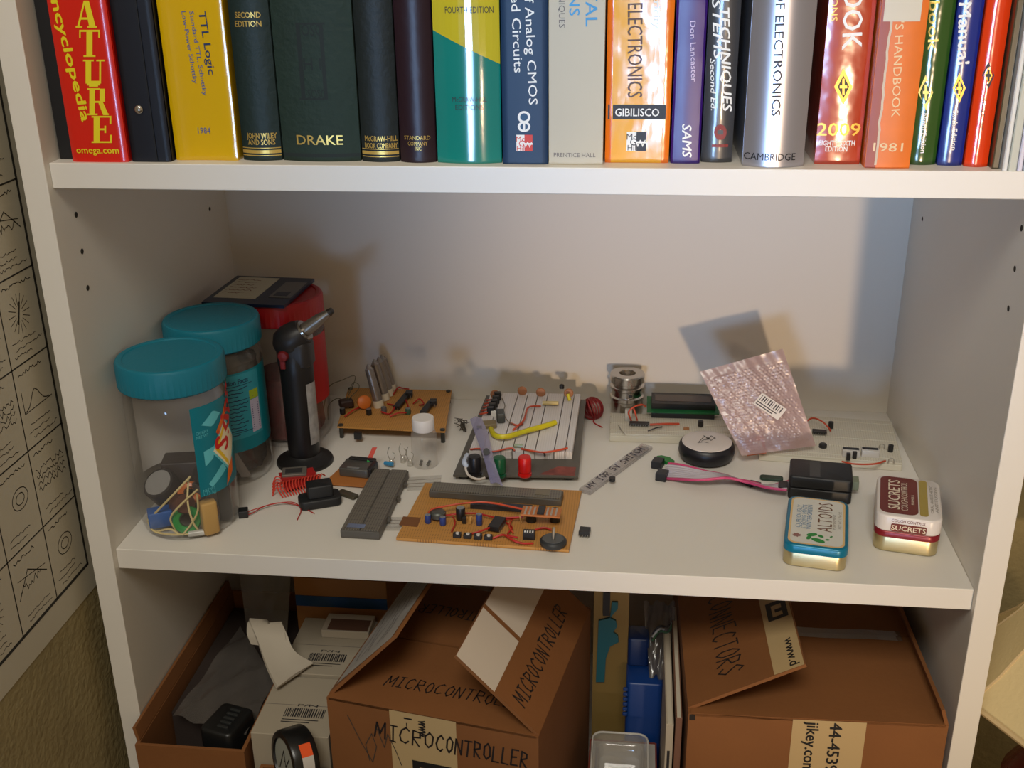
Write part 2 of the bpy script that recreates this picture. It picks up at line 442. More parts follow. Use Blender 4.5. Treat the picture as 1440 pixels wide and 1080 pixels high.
# ---- table lamp beside the bookcase
lc = (92.0, 8.0)
tb = thing('side_table', 'small dark side table under the lamp right of the bookcase', 'table', (94, 9, -80))
dkw = mat('dark_wood', (46, 32, 24), .5, var=(20, .2))
MB().rbox((94.5, 9, -45), (30, 30, 2), 1, .2).build('table_top', dkw, tb)
for sx in (-1, 1):
    for sy in (-1, 1): MB().cyl((94.5 + sx * 12.5, 9 + sy * 12.5, -80), (94.5 + sx * 12.5, 9 + sy * 12.5, -45), 1.1, 1.5, 12).build('leg', dkw, tb)
lp = thing('table_lamp', 'table lamp with cream paneled shade and dark red base', 'lamp', (lc[0], lc[1], -43))
shade = mat('lamp_shade_cream', (214, 196, 150), .8, bump=(250, .2))
trimm = mat('lamp_shade_trim', (205, 182, 140), .7)
redb = mat('dark_red_glaze', (120, 18, 22), .25)
NP = 10
def ringp(r, z, k): a = 2 * PI * (k + .35) / NP; return Vector((lc[0] + r * math.cos(a), lc[1] + r * math.sin(a), z))
prof = [(13.4, -15), (11.0, -12.3), (8.6, -8.8), (6.6, -5.2), (5.0, -2.2)]
for k in range(NP):
    MB().grid([[ringp(r, z, k), ringp(r, z, k + 1)] for r, z in prof], .12).build('shade_panel', shade, lp, smooth=50)
    MB().tube([ringp(r + .04, z, k) for r, z in prof], .14, 5, smooth=1).build('shade_rib', trimm, lp)
MB().tube([ringp(13.4, -15, k) for k in range(NP + 1)], .3, 6, smooth=1).build('shade_rim', trimm, lp)
MB().tube([ringp(5.0, -2.2, k) for k in range(NP + 1)], .22, 6, smooth=1).build('shade_rim', trimm, lp)
MB().lathe([(5.5, -43), (5.5, -41.8), (3, -40.5), (4.5, -37), (7.4, -31), (7.6, -27), (5, -22.5), (1.6, -20.5), (1.2, -18)], (*lc, 0), 28).build('lamp_base', redb, lp, smooth=50)
MB().lathe([(.7, -18), (.7, -12), (1.3, -11.5), (1.3, -8), (.4, -7.6), (.4, -1.4), (.1, -1)], (*lc, 0), 16).build('lamp_stem', mat('brass', (150, 120, 60), .3, 1.), lp, smooth=50)
# ================================================================== books on the upper shelf
gold = mat('gold_foil', (214, 178, 92), .35, .55)
wht = mat('white_print', (236, 234, 228), .5)
blk = mat('black_print', (28, 27, 28), .5)
pagem = mat('book_pages', (214, 204, 180), .8)
ZS = H + .005
class Book:
    def __init__(s, x0, x1, yf, h, dep, cov, label, sag=.25, cat='book', name='book', flat=False, n=14, edge=None):
        s.x0, s.w, s.yf, s.sag, s.h = x0, x1 - x0, yf, sag, h
        s.root = thing(name, label, cat, ((x0 + x1) / 2, yf + dep / 2, ZS), group='books and binders on the upper shelf')
        t = .28; poly = []
        for i in range(n + 1):
            a = s.w * i / n; poly.append((x0 + a, s.ys(a)))
        bk = yf + dep
        poly += [(x1, bk), (x1 - t, bk), (x1 - t, s.ys(0) + .5 + abs(sag))]
        poly += [(x0 + t, s.ys(0) + .5 + abs(sag)), (x0 + t, bk), (x0, bk)]
        # cover = spine strip + two boards, closed outline
        m = MB(); k = len(poly); sp = poly[:n + 1]; inn = [(x0 + t + (s.w - 2 * t) * i / n, s.ys(t + (s.w - 2 * t) * i / n) + .3) for i in range(n + 1)]
        def wall(A, B):
            vs = [Vector((*p, z)) for z in (ZS, ZS + h) for p in A + B]; q = len(A); N = 2 * q; fs = []
            for i in range(q - 1):
                fs += [(i, i + 1, N + i + 1, N + i), (q + i + 1, q + i, N + q + i, N + q + i + 1), (i + 1, i, q + i, q + i + 1), (N + i, N + i + 1, N + q + i + 1, N + q + i)]
            fs += [(0, q, N + q, N)[::-1], (q - 1, 2 * q - 1, N + 2 * q - 1, N + q - 1)]
            m.add(vs, fs)
        wall(sp, inn)
        e = s.ys(0) + .02
        m.box((x0 + t / 2, (e + bk) / 2 + .1, ZS + h / 2), (t, bk - e - .2, h)); m.box((x1 - t / 2, (e + bk) / 2 + .1, ZS + h / 2), (t, bk - e - .2, h))
        s.cover = m.build('cover', cov, s.root, smooth=35)
        MB().box(((x0 + x1) / 2, (yf + abs(sag) + .35 + bk - .6) / 2, ZS + h / 2), (s.w - 2 * t - .02, bk - .6 - yf - abs(sag) - .35, h - .6)).build('pages', pagem, s.root)
    def ys(s, a):
        t = 2 * a / s.w - 1; v = 1 - t * t
        e = .12 * max(0, abs(t) - .88) / .12
        return s.yf + (s.sag * (1 - v) if s.sag >= 0 else -s.sag * v) + (e if s.sag < .1 else 0)
    def F(s, lift=.025):
        return lambda a, b: Vector((s.x0 + a, s.ys(min(max(a, 0), s.w)) - lift, b))
    def uv(s, u, v):
        p = at(u, v, y=s.yf); return (min(max(p.x - s.x0, .05), s.w - .05), p.z)
    def text(s, body, u, v, h, m=None, rot=0, width=None, align='c', name='lettering', lift=.025, **kw):
        """h, width in photo pixels"""
        mb = MB(); k = 1 / 17.6
        put_text(mb, body, s.F(lift), s.uv(u, v), h * k, rot, None if width is None else width * k, align=align, **kw)
        return mb.build(name, m or wht, s.root)
    def patch(s, u0, v0, u1, v1, m, name='printed_band', n=10, lift=.015):
        a = s.uv(u0, v0); b = s.uv(u1, v1); mb = MB(); rect(mb, s.F(lift), a[0], b[1], b[0], a[1], 0, n)
        return mb.build(name, m, s.root)
    def poly(s, px, m, name='printed_emblem', lift=.03):
        q = [s.uv(*p) for p in px]; F = s.F(lift); mb = MB(); mb.add([F(*p) for p in q], [list(range(len(q)))[::-1]]); return mb.build(name, m, s.root)
    def band(s, z0, z1, m, name='printed_band', lift=.015):
        mb = MB(); rect(mb, s.F(lift), .02, z0, s.w - .02, z1, 0, 14); return mb.build(name, m, s.root)

def diamond(b, u, v, w, h, m1, m2):
    b.poly([(u, v - h / 2), (u + w / 2, v), (u, v + h / 2), (u - w / 2, v)], m1)
    k = .62; b.poly([(u, v - h / 2 * k), (u + w / 2 * k, v), (u, v + h / 2 * k), (u - w / 2 * k, v)], m2, lift=.035)
    b.poly([(u - 1.5, v - h * .22), (u + 1.5, v - h * .22), (u + 1.5, v + h * .22), (u - 1.5, v + h * .22)], m1, lift=.04)
    b.poly([(u - w * .2, v - 2), (u + w * .2, v - 2), (u + w * .2, v + 2), (u - w * .2, v + 2)], m1, lift=.04)

# black slim book against the side panel
Book(.15, 1.55, 2.3, 29, 22, mat('black_cloth', (12, 11, 12), .7), 'thin black book against the left side panel', .02)
# red encyclopedia
b = Book(1.75, 6.4, 1.25, 29, 22, mat('red_gloss_cover', (214, 28, 12), .22, bump=(9, .25), coat=.6), 'thick red encyclopedia with big yellow serif letters', .06)
yel = mat('yellow_ink', (232, 212, 20), .45)
def glyph(b, ch, u, v, w=30, h=38):
    """heavy serif capital drawn from bars, in photo pixels"""
    def q(x0, y0, x1, y1, x2=None, x3=None):
        x2 = x1 if x2 is None else x2; x3 = x0 if x3 is None else x3
        return [(u + (x - .5) * w, v + (y - .5) * h) for x, y in ((x0, y0), (x1, y0), (x2, y1), (x3, y1))]
    L = {'A': [q(.38, 0, .62, 0 + 1, .95, .65), q(.38, 0, .46, 1, .16, .06), q(.25, .62, .7, .7), q(0, .94, .32, 1), q(.55, .94, 1, 1)],
         'T': [q(.36, 0, .64, 1), q(.02, 0, .98, .07), q(.02, .05, .09, .3), q(.91, .05, .98, .3), q(.22, .94, .78, 1)],
         'U': [q(.12, 0, .38, .8), q(.76, 0, .84, .8), q(0, 0, .5, .06), q(.62, 0, 1, .06), q(.12, .78, .84, .88), q(.18, .86, .8, .95), q(.28, .93, .7, 1)],
         'R': [q(.1, 0, .36, 1), q(0, 0, .6, .06), q(0, .94, .48, 1), q(.36, .47, .6, .54), q(.58, .02, .82, .5), q(.5, .5, .72, 1, 1, .74), q(.74, .94, 1, 1)],
         'E': [q(.1, 0, .38, 1), q(0, 0, .92, .06), q(0, .94, .95, 1), q(.38, .46, .64, .53), q(.6, .36, .68, .63), q(.84, .05, .92, .3), q(.86, .7, .95, .95)]}[ch]
    F = b.F(.03); mb = MB()
    for r in L:
        mb.add([F(*b.uv(*p)) for p in r], [(3, 2, 1, 0)])
    mb.build('letter', yel, b.root)
for ch, u, v in (('R', 115, -22), ('A', 121.5, 20), ('T', 126, 61), ('U', 132, 103), ('R', 138, 143), ('E', 144, 182)): glyph(b, ch, u, v)
b.text('Encyclopedia', 98, 78, 13, yel, -84, 176, bold=.04)
b.text('omega.com', 137, 211, 9, yel, 0, 62, bold=.015)
# binder
b = Book(6.6, 9.85, 1.5, 29, 24, mat('navy_vinyl', (12, 14, 24), .42, bump=(40, .1)), 'dark navy ring binder with a silver rivet', .03, 'binder', 'ring_binder')
p = at(195, 154, y=1.45); MB().lathe([(.0, .18), (.2, .16), (.33, .08), (.36, 0)][::-1], (p.x, p.y, p.z), 16, M=Matrix.Rotation(PI / 2, 3, 'X')).build('rivet', mat('chrome', (210, 210, 210), .2, 1.), b.root, smooth=60)
MB().box((8.75, 1.44, ZS + 14.5), (.12, .06, 28.8)).build('spine_crease', mat('black_groove', (10, 11, 16), .6), b.root)
# yellow data book
b = Book(10.0, 15.1, 2.2, 27, 22, mat('yellow_laminate', (214, 170, 8), .16, bump=(16, .55), coat=.8), 'thick glossy yellow data book with small blue print', -.18)
blu = mat('blue_ink', (62, 84, 140), .5)
b.text('TTL Logic', 283, 16, 10, mat('dark_blue_ink', (34, 52, 84), .5), -87, 82, align='l', bold=.01)
b.text('Standard TTL, Schottky', 268, 16, 6, blu, -87, 110, align='l')
b.text('Low-Power Schottky', 257, 16, 6, blu, -87, 94, align='l')
b.text('1984', 286, 184, 8, blu, 0, 18)
# green and dark cloth volumes
grn = mat('dark_green_cloth', (14, 36, 33), .55, bump=(180, .25))
def bands(b):
    for z0, z1 in ((.38, .45), (.58, .84), (.97, 1.03)): b.band(H + z0, H + z1, gold)
b = Book(15.4, 18.55, 2.3, 25, 18, grn, 'dark green clothbound book stamped SECOND EDITION in gold', .45)
b.text('SECOND', 347.5, 21, 7.5, gold, 0, 35, bold=.015); b.text('EDITION', 348, 33.5, 7.5, gold, 0, 36, bold=.015)
b.text('JOHN WILEY', 367, 191, 7.5, gold, 0, 42, bold=.015); b.text('AND SONS', 367, 200, 7.5, gold, 0, 38, bold=.015); bands(b)
drk = mat('drake_green_cloth', (17, 40, 28), .68, bump=(200, .35), var=(25, .12))
b = Book(18.7, 24.95, 2.2, 25, 18, drk, 'widest green clothbound book with DRAKE in gold capitals', .5)
b.text('DRAKE', 449, 197, 13, gold, 0, 65, bold=.008)
em = mat('embossed_dark', (14, 26, 22), .7)
for r in ((421, 32, 424, 140), (453, 32, 456, 140), (421, 32, 456, 34.5), (421, 138, 456, 140.5)): b.patch(*r, em, 'embossed_frame', 3)
b.text('OSO', 439, 42, 15, em, 0, 30); b.text('H I', 439, 90, 16, em, 0, 24); b.text('SOSO', 446, 132, 12, em, 0, 26)
b.band(H + .35, H + .62, em, 'embossed_band')
b = Book(25.1, 28.05, 2.2, 25, 18, mat('blackgreen_cloth', (14, 24, 22), .55, bump=(180, .25)), 'narrow blackish green book with gold publisher bands beside DRAKE', .45)
b.text('McGRAW-HILL', 535, 195, 7, gold, 0, 45, bold=.015); b.text('BOOK COMPANY', 535, 205, 7, gold, 0, 45, bold=.015); bands(b)
b = Book(28.2, 31.0, 2.0, 25, 18, mat('maroon_cloth', (34, 13, 23), .4, bump=(120, .15)), 'dark maroon clothbound book with tiny gold print', .5)
b.text('STANDARD', 586, 194, 5.5, gold, 0, 36); b.text('COMPANY', 587, 202, 5.5, gold, 0, 27); b.text('INC', 588, 209, 5, gold, 0, 9)
b = Book(31.15, 36.15, 1.85, 26, 19, mat('teal_jacket', (8, 124, 112), .14, bump=(12, .2), coat=.7), 'teal jacketed book with a yellow diagonal top', .5)
oliv = mat('jacket_yellow', (196, 178, 40), .14, bump=(12, .2), coat=.7)
n = 10; mb = MB(); F = b.F(.012); a0 = b.uv(616, 43); a1 = b.uv(704, 91)
for i in range(n):
    t0, t1 = b.w * i / n, b.w * (i + 1) / n; zz = lambda t: a0[1] + (a1[1] - a0[1]) * t / b.w
    mb.add([F(t0, zz(t0)), F(t1, zz(t1)), F(t1, ZS + 26), F(t0, ZS + 26)], [(0, 1, 2, 3)])
mb.build('jacket_diagonal', oliv, b.root, smooth=60)
b.text('FOURTH EDITION', 659, 14, 8, blk, 0, 63); b.text('McGRAW-HILL', 660, 140, 6.5, blk, 0, 46); b.text('EDITIONS', 660, 151, 6.5, blk, 0, 38)
# blue CMOS book
def mh(b, u, v, s_, m1, m2):
    b.patch(u - s_, v - s_, u + s_, v + s_, m1, 'publisher_mark', 2, .02); b.patch(u, v - s_, u + s_, v, m2, 'publisher_mark', 2, .028); b.patch(u, v + s_ * .2, u + s_, v + s_, m2, 'publisher_mark', 2, .028)
    b.text('Mc', u - s_ * .5, v - s_ * .5, s_ * .6, m2, 0, lift=.035); b.text('G', u - s_ * .35, v + s_ * .05, s_ * .7, m2, 0, lift=.035); b.text('W', u + s_ * .4, v + s_ * .2, s_ * .7, m1, 0, lift=.04); b.text('Hill', u - s_ * .4, v + s_ * .65, s_ * .55, m2, 0, lift=.035)
b = Book(36.3, 39.75, 1.8, 26, 19, mat('navy_cover', (10, 46, 78), .5, bump=(60, .1)), 'blue book lettered Analog CMOS in white with a red publisher mark', .05)
b.text('Design of Analog CMOS', 750, 147, 11.5, wht, -88, 208, 'r', bold=.006); b.text('Integrated Circuits', 729.5, 102, 11.5, wht, -88, 164, 'r', bold=.006)
redp = mat('red_print', (206, 52, 30), .5)
for (uu, vv, rx, ry) in ((737, 164.5, 9, 8.5), (737, 178, 9, 7.5)):
    q = [(uu + rx * math.cos(t * PI / 10), vv + ry * math.sin(t * PI / 10)) for t in range(20)]; b.poly(q, wht)
    q = [(uu + rx * .62 * math.cos(t * PI / 10), vv + ry * .62 * math.sin(t * PI / 10)) for t in range(20)]; b.poly(q, mat('navy_print', (28, 70, 104), .5), lift=.035)
b.poly([(735.5, 172), (738.5, 172), (738.5, 184), (735.5, 184)], wht, lift=.04)
mh(b, 737.5, 201, 11.5, wht, redp)
# white book
b = Book(39.85, 43.95, 1.75, 26, 19, mat('ivory_cover', (192, 184, 164), .6, var=(15, .03)), 'ivory white book with blue title and PRENTICE HALL', .1)
b.text('DIGITAL', 832, 37, 15, mat('sky_blue_ink', (62, 148, 200), .5), -89, 96, 'r', bold=.008); b.text('DESIGNS', 808, 22, 13, mat('sky_blue_ink', (62, 148, 200), .5), -89, 90, 'r', bold=.008)
b.text('TECHNIQUES', 790.5, 39, 8, mat('grey_ink', (104, 96, 92), .5), -89, 68, 'r'); b.text('PRENTICE HALL', 808, 218, 5.5, mat('grey_ink', (104, 96, 92), .5), 0, 56)
# orange electronics
b = Book(44.1, 48.95, 2.7, 25, 19, mat('orange_laminate', (226, 110, 14), .16, bump=(22, .5), coat=.8), 'orange and yellow electronics paperback with a black author band', -.06)
yl = mat('amber_laminate', (234, 166, 6), .16, bump=(22, .5), coat=.8)
mb = MB(); rect(mb, b.F(.012), .45, ZS + .02, b.w - .55, ZS + 25, 0, 10); mb.build('printed_panel', yl, b.root, smooth=60)
brn = mat('brown_ink', (92, 60, 8), .5)
b.text('ELECTRICITY AND ELECTRONICS', 893, 137, 19, brn, -88.5, 278, 'r', bold=.004)
b.text('Electricity', 924, 40, 9, wht, -88, 66, 'r', bold=.015)
b.patch(855, 147, 936, 168, mat('black_panel', (20, 17, 15), .5), 'author_band', 10, .02); b.text('GIBILISCO', 896, 158, 10, wht, 0, 58, bold=.012, lift=.035)
mh(b, 895, 199, 13.5, wht, mat('black_print', (28, 27, 28), .5))
# purple
b = Book(49.1, 51.3, 2.6, 25, 18, mat('purple_laminate', (50, 12, 104), .34, bump=(22, .5), coat=.0), 'slim purple paperback marked SAMS', .08)
lil = mat('lilac_ink', (206, 190, 216), .5)
b.text('Don Lancaster', 976, 115, 7, lil, -86, 76, 'r'); b.text('SAMS', 966, 198, 12, wht, -87, 44, bold=.02, shear=.2)
# grey
b = Book(51.45, 53.75, 3.1, 25, 18, mat('grey_laminate', (56, 56, 58), .3, bump=(25, .3), coat=.5), 'dark grey paperback with slanted white TECHNIQUES title', .25)
b.text('DESIGN TECHNIQUES', 1023, 157, 11.5, wht, -85, 214, 'r', bold=.025, shear=.2); b.text('SYSTEMS', 1010, 84, 10.5, wht, -85, 104, 'r', bold=.02, shear=.2); b.text('Second Ed.', 1003.5, 155, 6.5, wht, -86, 66, 'r', bold=.01, shear=.2)
mb = MB(); q = [(1013 + 9 * math.cos(t * PI / 8), 186 + 11 * math.sin(t * PI / 8)) for t in range(16)]
b.poly(q, mat('dull_red', (132, 40, 34), .5)); b.poly([(1009, 183), (1017, 183), (1017, 189), (1009, 189)], mat('grey_print', (74, 74, 76), .5), lift=.04); b.patch(1001, 203, 1024, 207, mat('dull_red', (132, 40, 34), .5), 'publisher_mark', 4, .03)
# silver
b = Book(54.45, 58.95, 1.3, 27, 20, mat('silver_jacket', (176, 174, 180), .3, .75, bump=(10, .12)), 'silver jacketed book reading OF ELECTRONICS above CAMBRIDGE', .75)
b.text('THE ART OF ELECTRONICS', 1091, 163, 11, blk, -88, 238, 'r', bold=.012); b.text('CAMBRIDGE', 1083, 221, 9, blk, 0, 66, bold=.004)
# red 2009
gld = mat('gold_ink', (206, 166, 62), .35, .4)
b = Book(59.9, 63.2, 2.8, 27, 20, mat('red_laminate', (172, 52, 22), .17, bump=(24, .6), coat=.8), 'red laminated handbook dated 2009 with a gold diamond', .1)
b.text('HANDBOOK', 1198, 69, 24, wht, -86, 190, 'r', bold=.012); b.text('COMMUNICATIONS', 1173, 30, 8, gld, -86, 130, 'r')
diamond(b, 1186, 122, 26, 52, gld, mat('dark_olive_print', (56, 48, 20), .5)); b.text('2009', 1179.5, 182, 16, gld, 0, 55, bold=.015)
b.text('EIGHTY-SIXTH', 1177, 201, 6.5, wht, 0, 46, bold=.01); b.text('EDITION', 1176, 209.5, 6.5, wht, 0, 28, bold=.01)
# orange 1981
b = Book(63.35, 66.55, 1.45, 27, 20, mat('worn_orange_cover', (216, 104, 8), .42, bump=(30, .3), var=(60, .06)), 'worn orange handbook dated 1981 with a cream label', .12)
pale = mat('pale_ink', (226, 196, 150), .5)
mb = MB(); rect(mb, b.F(.012), .02, ZS + .02, .75, ZS + 27, 0, 4); mb.build('printed_edge', mat('brick_red_cover', (150, 56, 16), .42), b.root)
mb = MB(); rr = random.Random(5)
pts = [(.72 + rr.uniform(-.05, .05), ZS + .3 + i * .5) for i in range(54)]; ribbon(mb, pts, .16, b.F(.02)); mb.build('worn_edge', mat('scuffed_paper', (206, 190, 168), .8), b.root)
b.text("AMATEUR'S HANDBOOK", 1259, 165, 10, pale, -86, 198, 'r'); b.text('1981', 1249, 207, 11, pale, 0, 37, bold=.01)
b.patch(1252, -60, 1294, 30, mat('cream_sticker', (206, 196, 176), .6), 'sticker', 6, .035)
# green, blue, red diamonds
b = Book(66.7, 68.75, 2.8, 26, 19, mat('green_laminate', (44, 78, 26), .17, bump=(26, .7), coat=.8), 'slim green handbook marked Ninth Edition with a gold diamond', .3)
diamond(b, 1302, 130, 20, 50, gld, mat('dark_green_print', (50, 62, 18), .5)); b.text('Ninth Edition', 1298, 215, 6.5, wht, -85, 51, 'r', bold=.01)
b.text('Handbook', 1312, 70, 12, gld, -85, 120, 'r', bold=.012)
b = Book(68.85, 70.6, 2.6, 26, 19, mat('blue_laminate', (24, 42, 122), .22, bump=(24, .4), coat=.7), 'slim blue manual marked Sixth Edition with a gold diamond', .2)
diamond(b, 1349, 124, 18, 42, gld, blk); b.text('Manual', 1355, 90, 14, wht, -84, 74, 'r', bold=.025); b.text('Sixth Edition', 1341, 211, 6.5, wht, -85, 51, 'r', bold=.01)
b = Book(70.7, 72.35, 2.2, 26, 19, mat('vermilion_laminate', (214, 58, 16), .18, bump=(24, .4), coat=.8), 'slim red orange book with a black and gold diamond', .28)
diamond(b, 1390, 106, 17, 38, blk, gld); b.text('Third Edition', 1381, 183, 4.5, blk, -85, 40, 'r')
# thin pamphlets at the right end
for i, (x0, x1, yf, c, lb) in enumerate(((72.45, 72.95, 1.6, (78, 70, 52), 'brown mottled pamphlet beside the red orange book'), (73.0, 73.35, .95, (206, 208, 206), 'thin pale green white magazine, first of the upright magazines'), (73.4, 74.0, .95, (178, 182, 172), 'grey green magazine between two thin white ones'),
                                    (74.05, 74.4, .95, (202, 200, 216), 'thin lavender white magazine in the row end'), (74.45, 75.0, .95, (150, 156, 166), 'blue grey magazine near the row end'), (75.05, 75.75, 1.1, (30, 24, 78), 'dark indigo magazine at the right end of the upper shelf'))):
    t = thing('magazine', lb, 'magazine', ((x0 + x1) / 2, yf + 10, ZS), group='thin magazines at the right end')
    mm = mat('magazine_cover_%d' % i, c, .3, coat=.3)
    MB().prism([(x0, yf + .08), (x0 + .08, yf), (x1 - .08, yf), (x1, yf + .08), (x1, yf + 21), (x0, yf + 21)], ZS, ZS + 27).build('cover', mm, t)
    MB().box(((x0 + x1) / 2, yf + 10.6, ZS + 13.5), ((x1 - x0) * .6, 21.1, 26.9)).build('pages', pagem, t)
# ================================================================== things on the middle shelf
Z0 = .01
teal = mat('teal_plastic_lid', (8, 112, 132), .45, bump=(200, .1))
redlid = mat('red_plastic_lid', (168, 16, 20), .4)
clear = film('clear_jar_plastic', (205, 198, 188), .93, .05, .08)
tealL = mat('teal_label', (0, 118, 134), .4)
def pol(c, r, a, z): return Vector((c[0] + r * math.cos(a), c[1] + r * math.sin(a), z))
def jar(name, label, c, R, hb, lid, lidR, lidh, lidtop):
    t = thing(name, label, 'jar', (c[0], c[1], Z0), group='plastic jars in the shelf corner')
    prof = [(.05, .25), (R * .72, .2), (R * .86, 0), (R * .95, .35), (R, 1.2), (R, hb - 2.6), (R * .985, hb - 2.0), (R * .9, hb - 1.2), (R * .86, hb - .8), (R * .86, hb)]
    b = MB().lathe(prof, (*c, Z0), 48, cap=False).build('body', clear, t, smooth=50)
    l = MB(); n = 120; zb, zt = lidtop - lidh, lidtop
    vs = []; fs = []
    prof = [(lidR * .97, zb, 1), (lidR, zb + .15, 1), (lidR, zt - .35, 1), (lidR * .97, zt - .08, 0), (lidR * .93, zt, 0), (lidR * .86, zt - .03, 0), (lidR * .84, zt - .12, 0), (.02, zt - .12, 0)]
    for r, z, k in prof:
        for i in range(n): vs.append(pol(c, r - (.06 if (k and i % 2) else 0), 2 * PI * i / n, z))
    for k in range(len(prof) - 1):
        for i in range(n): j = (i + 1) % n; fs.append((k * n + i, k * n + j, (k + 1) * n + j, (k + 1) * n + i))
    l.add(vs, fs); lo = l.build('lid', lid, t, smooth=25)
    return t
def wrap(c, R, a0, a1, z0, z1, n=24):
    mb = MB(); mb.grid([[pol(c, R, a0 + (a1 - a0) * i / n, z) for i in range(n + 1)] for z in (z0, z1)]); return mb
def jar_map(c, R, a_mid, z_mid, lift=.03):
    return lambda a, b: pol(c, R + lift, a_mid + a / R, z_mid + b)
wlab = mat('label_white_back', (214, 208, 200), .7)
# --- front jar
c1 = (4.98, 6.85); R1 = 4.6
j1 = jar('plastic_jar', 'front clear jar with teal lid and orange diamond label, full of coils', c1, R1, 15.4, teal, 4.85, 2.6, 17.0)
cdir = math.atan2(CAM.y - c1[1], CAM.x - c1[0])
la, lb_ = cdir + .22, cdir + 2.2
lab = wrap(c1, R1 + .02, la, lb_, 4.4, 13.2).build('label', tealL, j1, smooth=60)
wrap(c1, R1 - .03, cdir + 1.5, cdir + 4.15, 4.5, 13.1, 30).build('label_inside', wlab, j1, smooth=60)
Fm = jar_map(c1, R1, cdir + .98, 8.5)
lt = mat('pale_teal_print', (96, 190, 200), .4); cr = mat('label_cream', (236, 224, 190), .4); ored = mat('label_red', (206, 34, 24), .4); oor = mat('label_orange', (222, 106, 24), .4); yl2 = mat('label_yellow', (232, 190, 40), .4)
def strips(mb, pts, F, step=.3):
    # fill a polygon with narrow upright strips so that it follows a curved surface
    a0, a1 = min(p[0] for p in pts), max(p[0] for p in pts); n = max(2, int((a1 - a0) / step))
    def cut(a):
        bs = []
        for (x0, y0), (x1, y1) in zip(pts, pts[1:] + pts[:1]):
            if (x0 - a) * (x1 - a) <= 0 and abs(x1 - x0) > 1e-9: bs.append(y0 + (y1 - y0) * (a - x0) / (x1 - x0))
        return (min(bs), max(bs)) if bs else (0, 0)
    for i in range(n):
        a, b = a0 + (a1 - a0) * (i + .001) / n, a0 + (a1 - a0) * (i + .999) / n; u, w = cut(a), cut(b)
        mb.add([F(a, u[0]), F(b, w[0]), F(b, w[1]), F(a, u[1])], [(0, 1, 2, 3)])
def lab_poly(pts, m, lift, nm='label_print'):
    F = jar_map(c1, R1, cdir + .98, 8.5, lift); mb = MB(); strips(mb, pts, F); return mb.build(nm, m, lab)
def dia(s, k=1.): return [(-1.75 * s, 0), (.1, -2.5 * s), (1.9 * s, 0), (.1, 2.5 * s)]
lab_poly([(-2.6, 2.9), (-1.2, 3.9), (-.3, 3.3), (-1.5, 2.4)], lt, .035); lab_poly([(-2.7, -1.2), (-2.7, .3), (-1.5, .5), (-1.6, -.5)], lt, .035); lab_poly([(-2.6, -3.0), (-.8, -1.5), (-.4, -2.3), (-2.4, -3.5)], lt, .035)
lab_poly(dia(1.12), lt, .04); lab_poly(dia(.98), cr, .05); lab_poly([(-1.5, .1), (.1, -2.25), (.1, 2.3), (-1.5, .12)], yl2, .058)
lab_poly([(-1.2, 1.7), (.8, 4.0), (1.1, 3.6), (-.9, 1.35)], oor, .06); lab_poly([(-1.1, .1), (.1, -1.75), (1.4, 0), (.1, 1.75)], cr, .06); lab_poly([(-.2, -2.4), (.9, -1.6), (.7, -2.9), (-.6, -4.0)], oor, .06)
mb = MB(); put_text(mb, 'Skippy', jar_map(c1, R1, cdir + .98, 8.5, .065), (-.75, -.15), 1.9, 66, 7.5, align='l', bold=.04); mb.build('lettering', ored, lab)
for k, z in enumerate((2.2, 1.8, -3.0 - .55, -3.4 - .5)):
    mb = MB(); put_text(mb, ('CREAMY', 'NET WT', 'NET WT', '1.13 kg')[k], jar_map(c1, R1, cdir + .98, 8.5, .04), (-2.6, z), .3, 0, 1.2); mb.build('lettering', lt, lab)
# contents of the front jar: one thing each
def coil(name, label, c, R, r, m, m2, M, wm=16):
    t = thing(name, label, 'inductor', (c[0], c[1], c[2] - r), group='parts inside the front jar')
    mb = MB(); N = 28; n = 8; vs = []; fs = []
    for i in range(N):
        a = 2 * PI * i / N; rr_ = r * (1.0 if i % 2 else .88)
        for k in range(n):
            b = 2 * PI * k / n; vs.append(M @ Vector(((R + rr_ * math.cos(b)) * math.cos(a), (R + rr_ * math.cos(b)) * math.sin(a), rr_ * math.sin(b))) + Vector(c))
    for i in range(N):
        for k in range(n):
            j, l = (i + 1) % N, (k + 1) % n; fs.append((i * n + k, j * n + k, j * n + l, i * n + l))
    mb.add(vs, fs).build('winding', m, t, smooth=40)
    MB().lathe([(R - r * .95, -r * .5), (R - r * .8, -r * .62), (R - r * .7, 0), (R - r * .8, r * .62), (R - r * .95, r * .5)], c, 20, M=M, cap=False).build('core', m2, t, smooth=60)
    return t
iron = mat('ferrite_grey', (58, 56, 54), .6)
RX = lambda a, b=0: Matrix.Rotation(b, 3, 'Z') @ Matrix.Rotation(a, 3, 'X')
coil('toroid_coil', 'green wound toroid inside the front jar', (5.9, 3.65, 1.75), .95, .42, mat('green_enamel', (22, 142, 62), .35), iron, RX(1.1, .35))
coil('toroid_coil', 'orange copper toroid inside the front jar above the green one', (5.7, 5.6, 3.5), .85, .4, mat('copper_enamel', (206, 112, 56), .35), iron, RX(.5, .3))
coil('toroid_coil', 'brown toroid low inside the front jar near its label', (7.6, 5.2, 1.6), .7, .36, mat('brown_enamel', (96, 58, 48), .4), iron, RX(.9, -.6))
def jar_part(name, label, mb, m, cat='component'):
    return tag(mb.build(name, m, smooth=45), label, cat, 'parts inside the front jar')
t = thing('round_capacitor', 'dark capacitor with grey disc end inside the front jar', 'capacitor', (3.2, 6.6, .4), group='parts inside the front jar')
Mx = RX(.65, -.35)
MB().lathe([(1.55, -1.9), (1.6, -1.8), (1.6, 1.4), (1.5, 1.55)], (3.1, 6.3, 3.3), 28, M=Mx).build('can', mat('black_can', (40, 38, 42), .5), t, smooth=40)
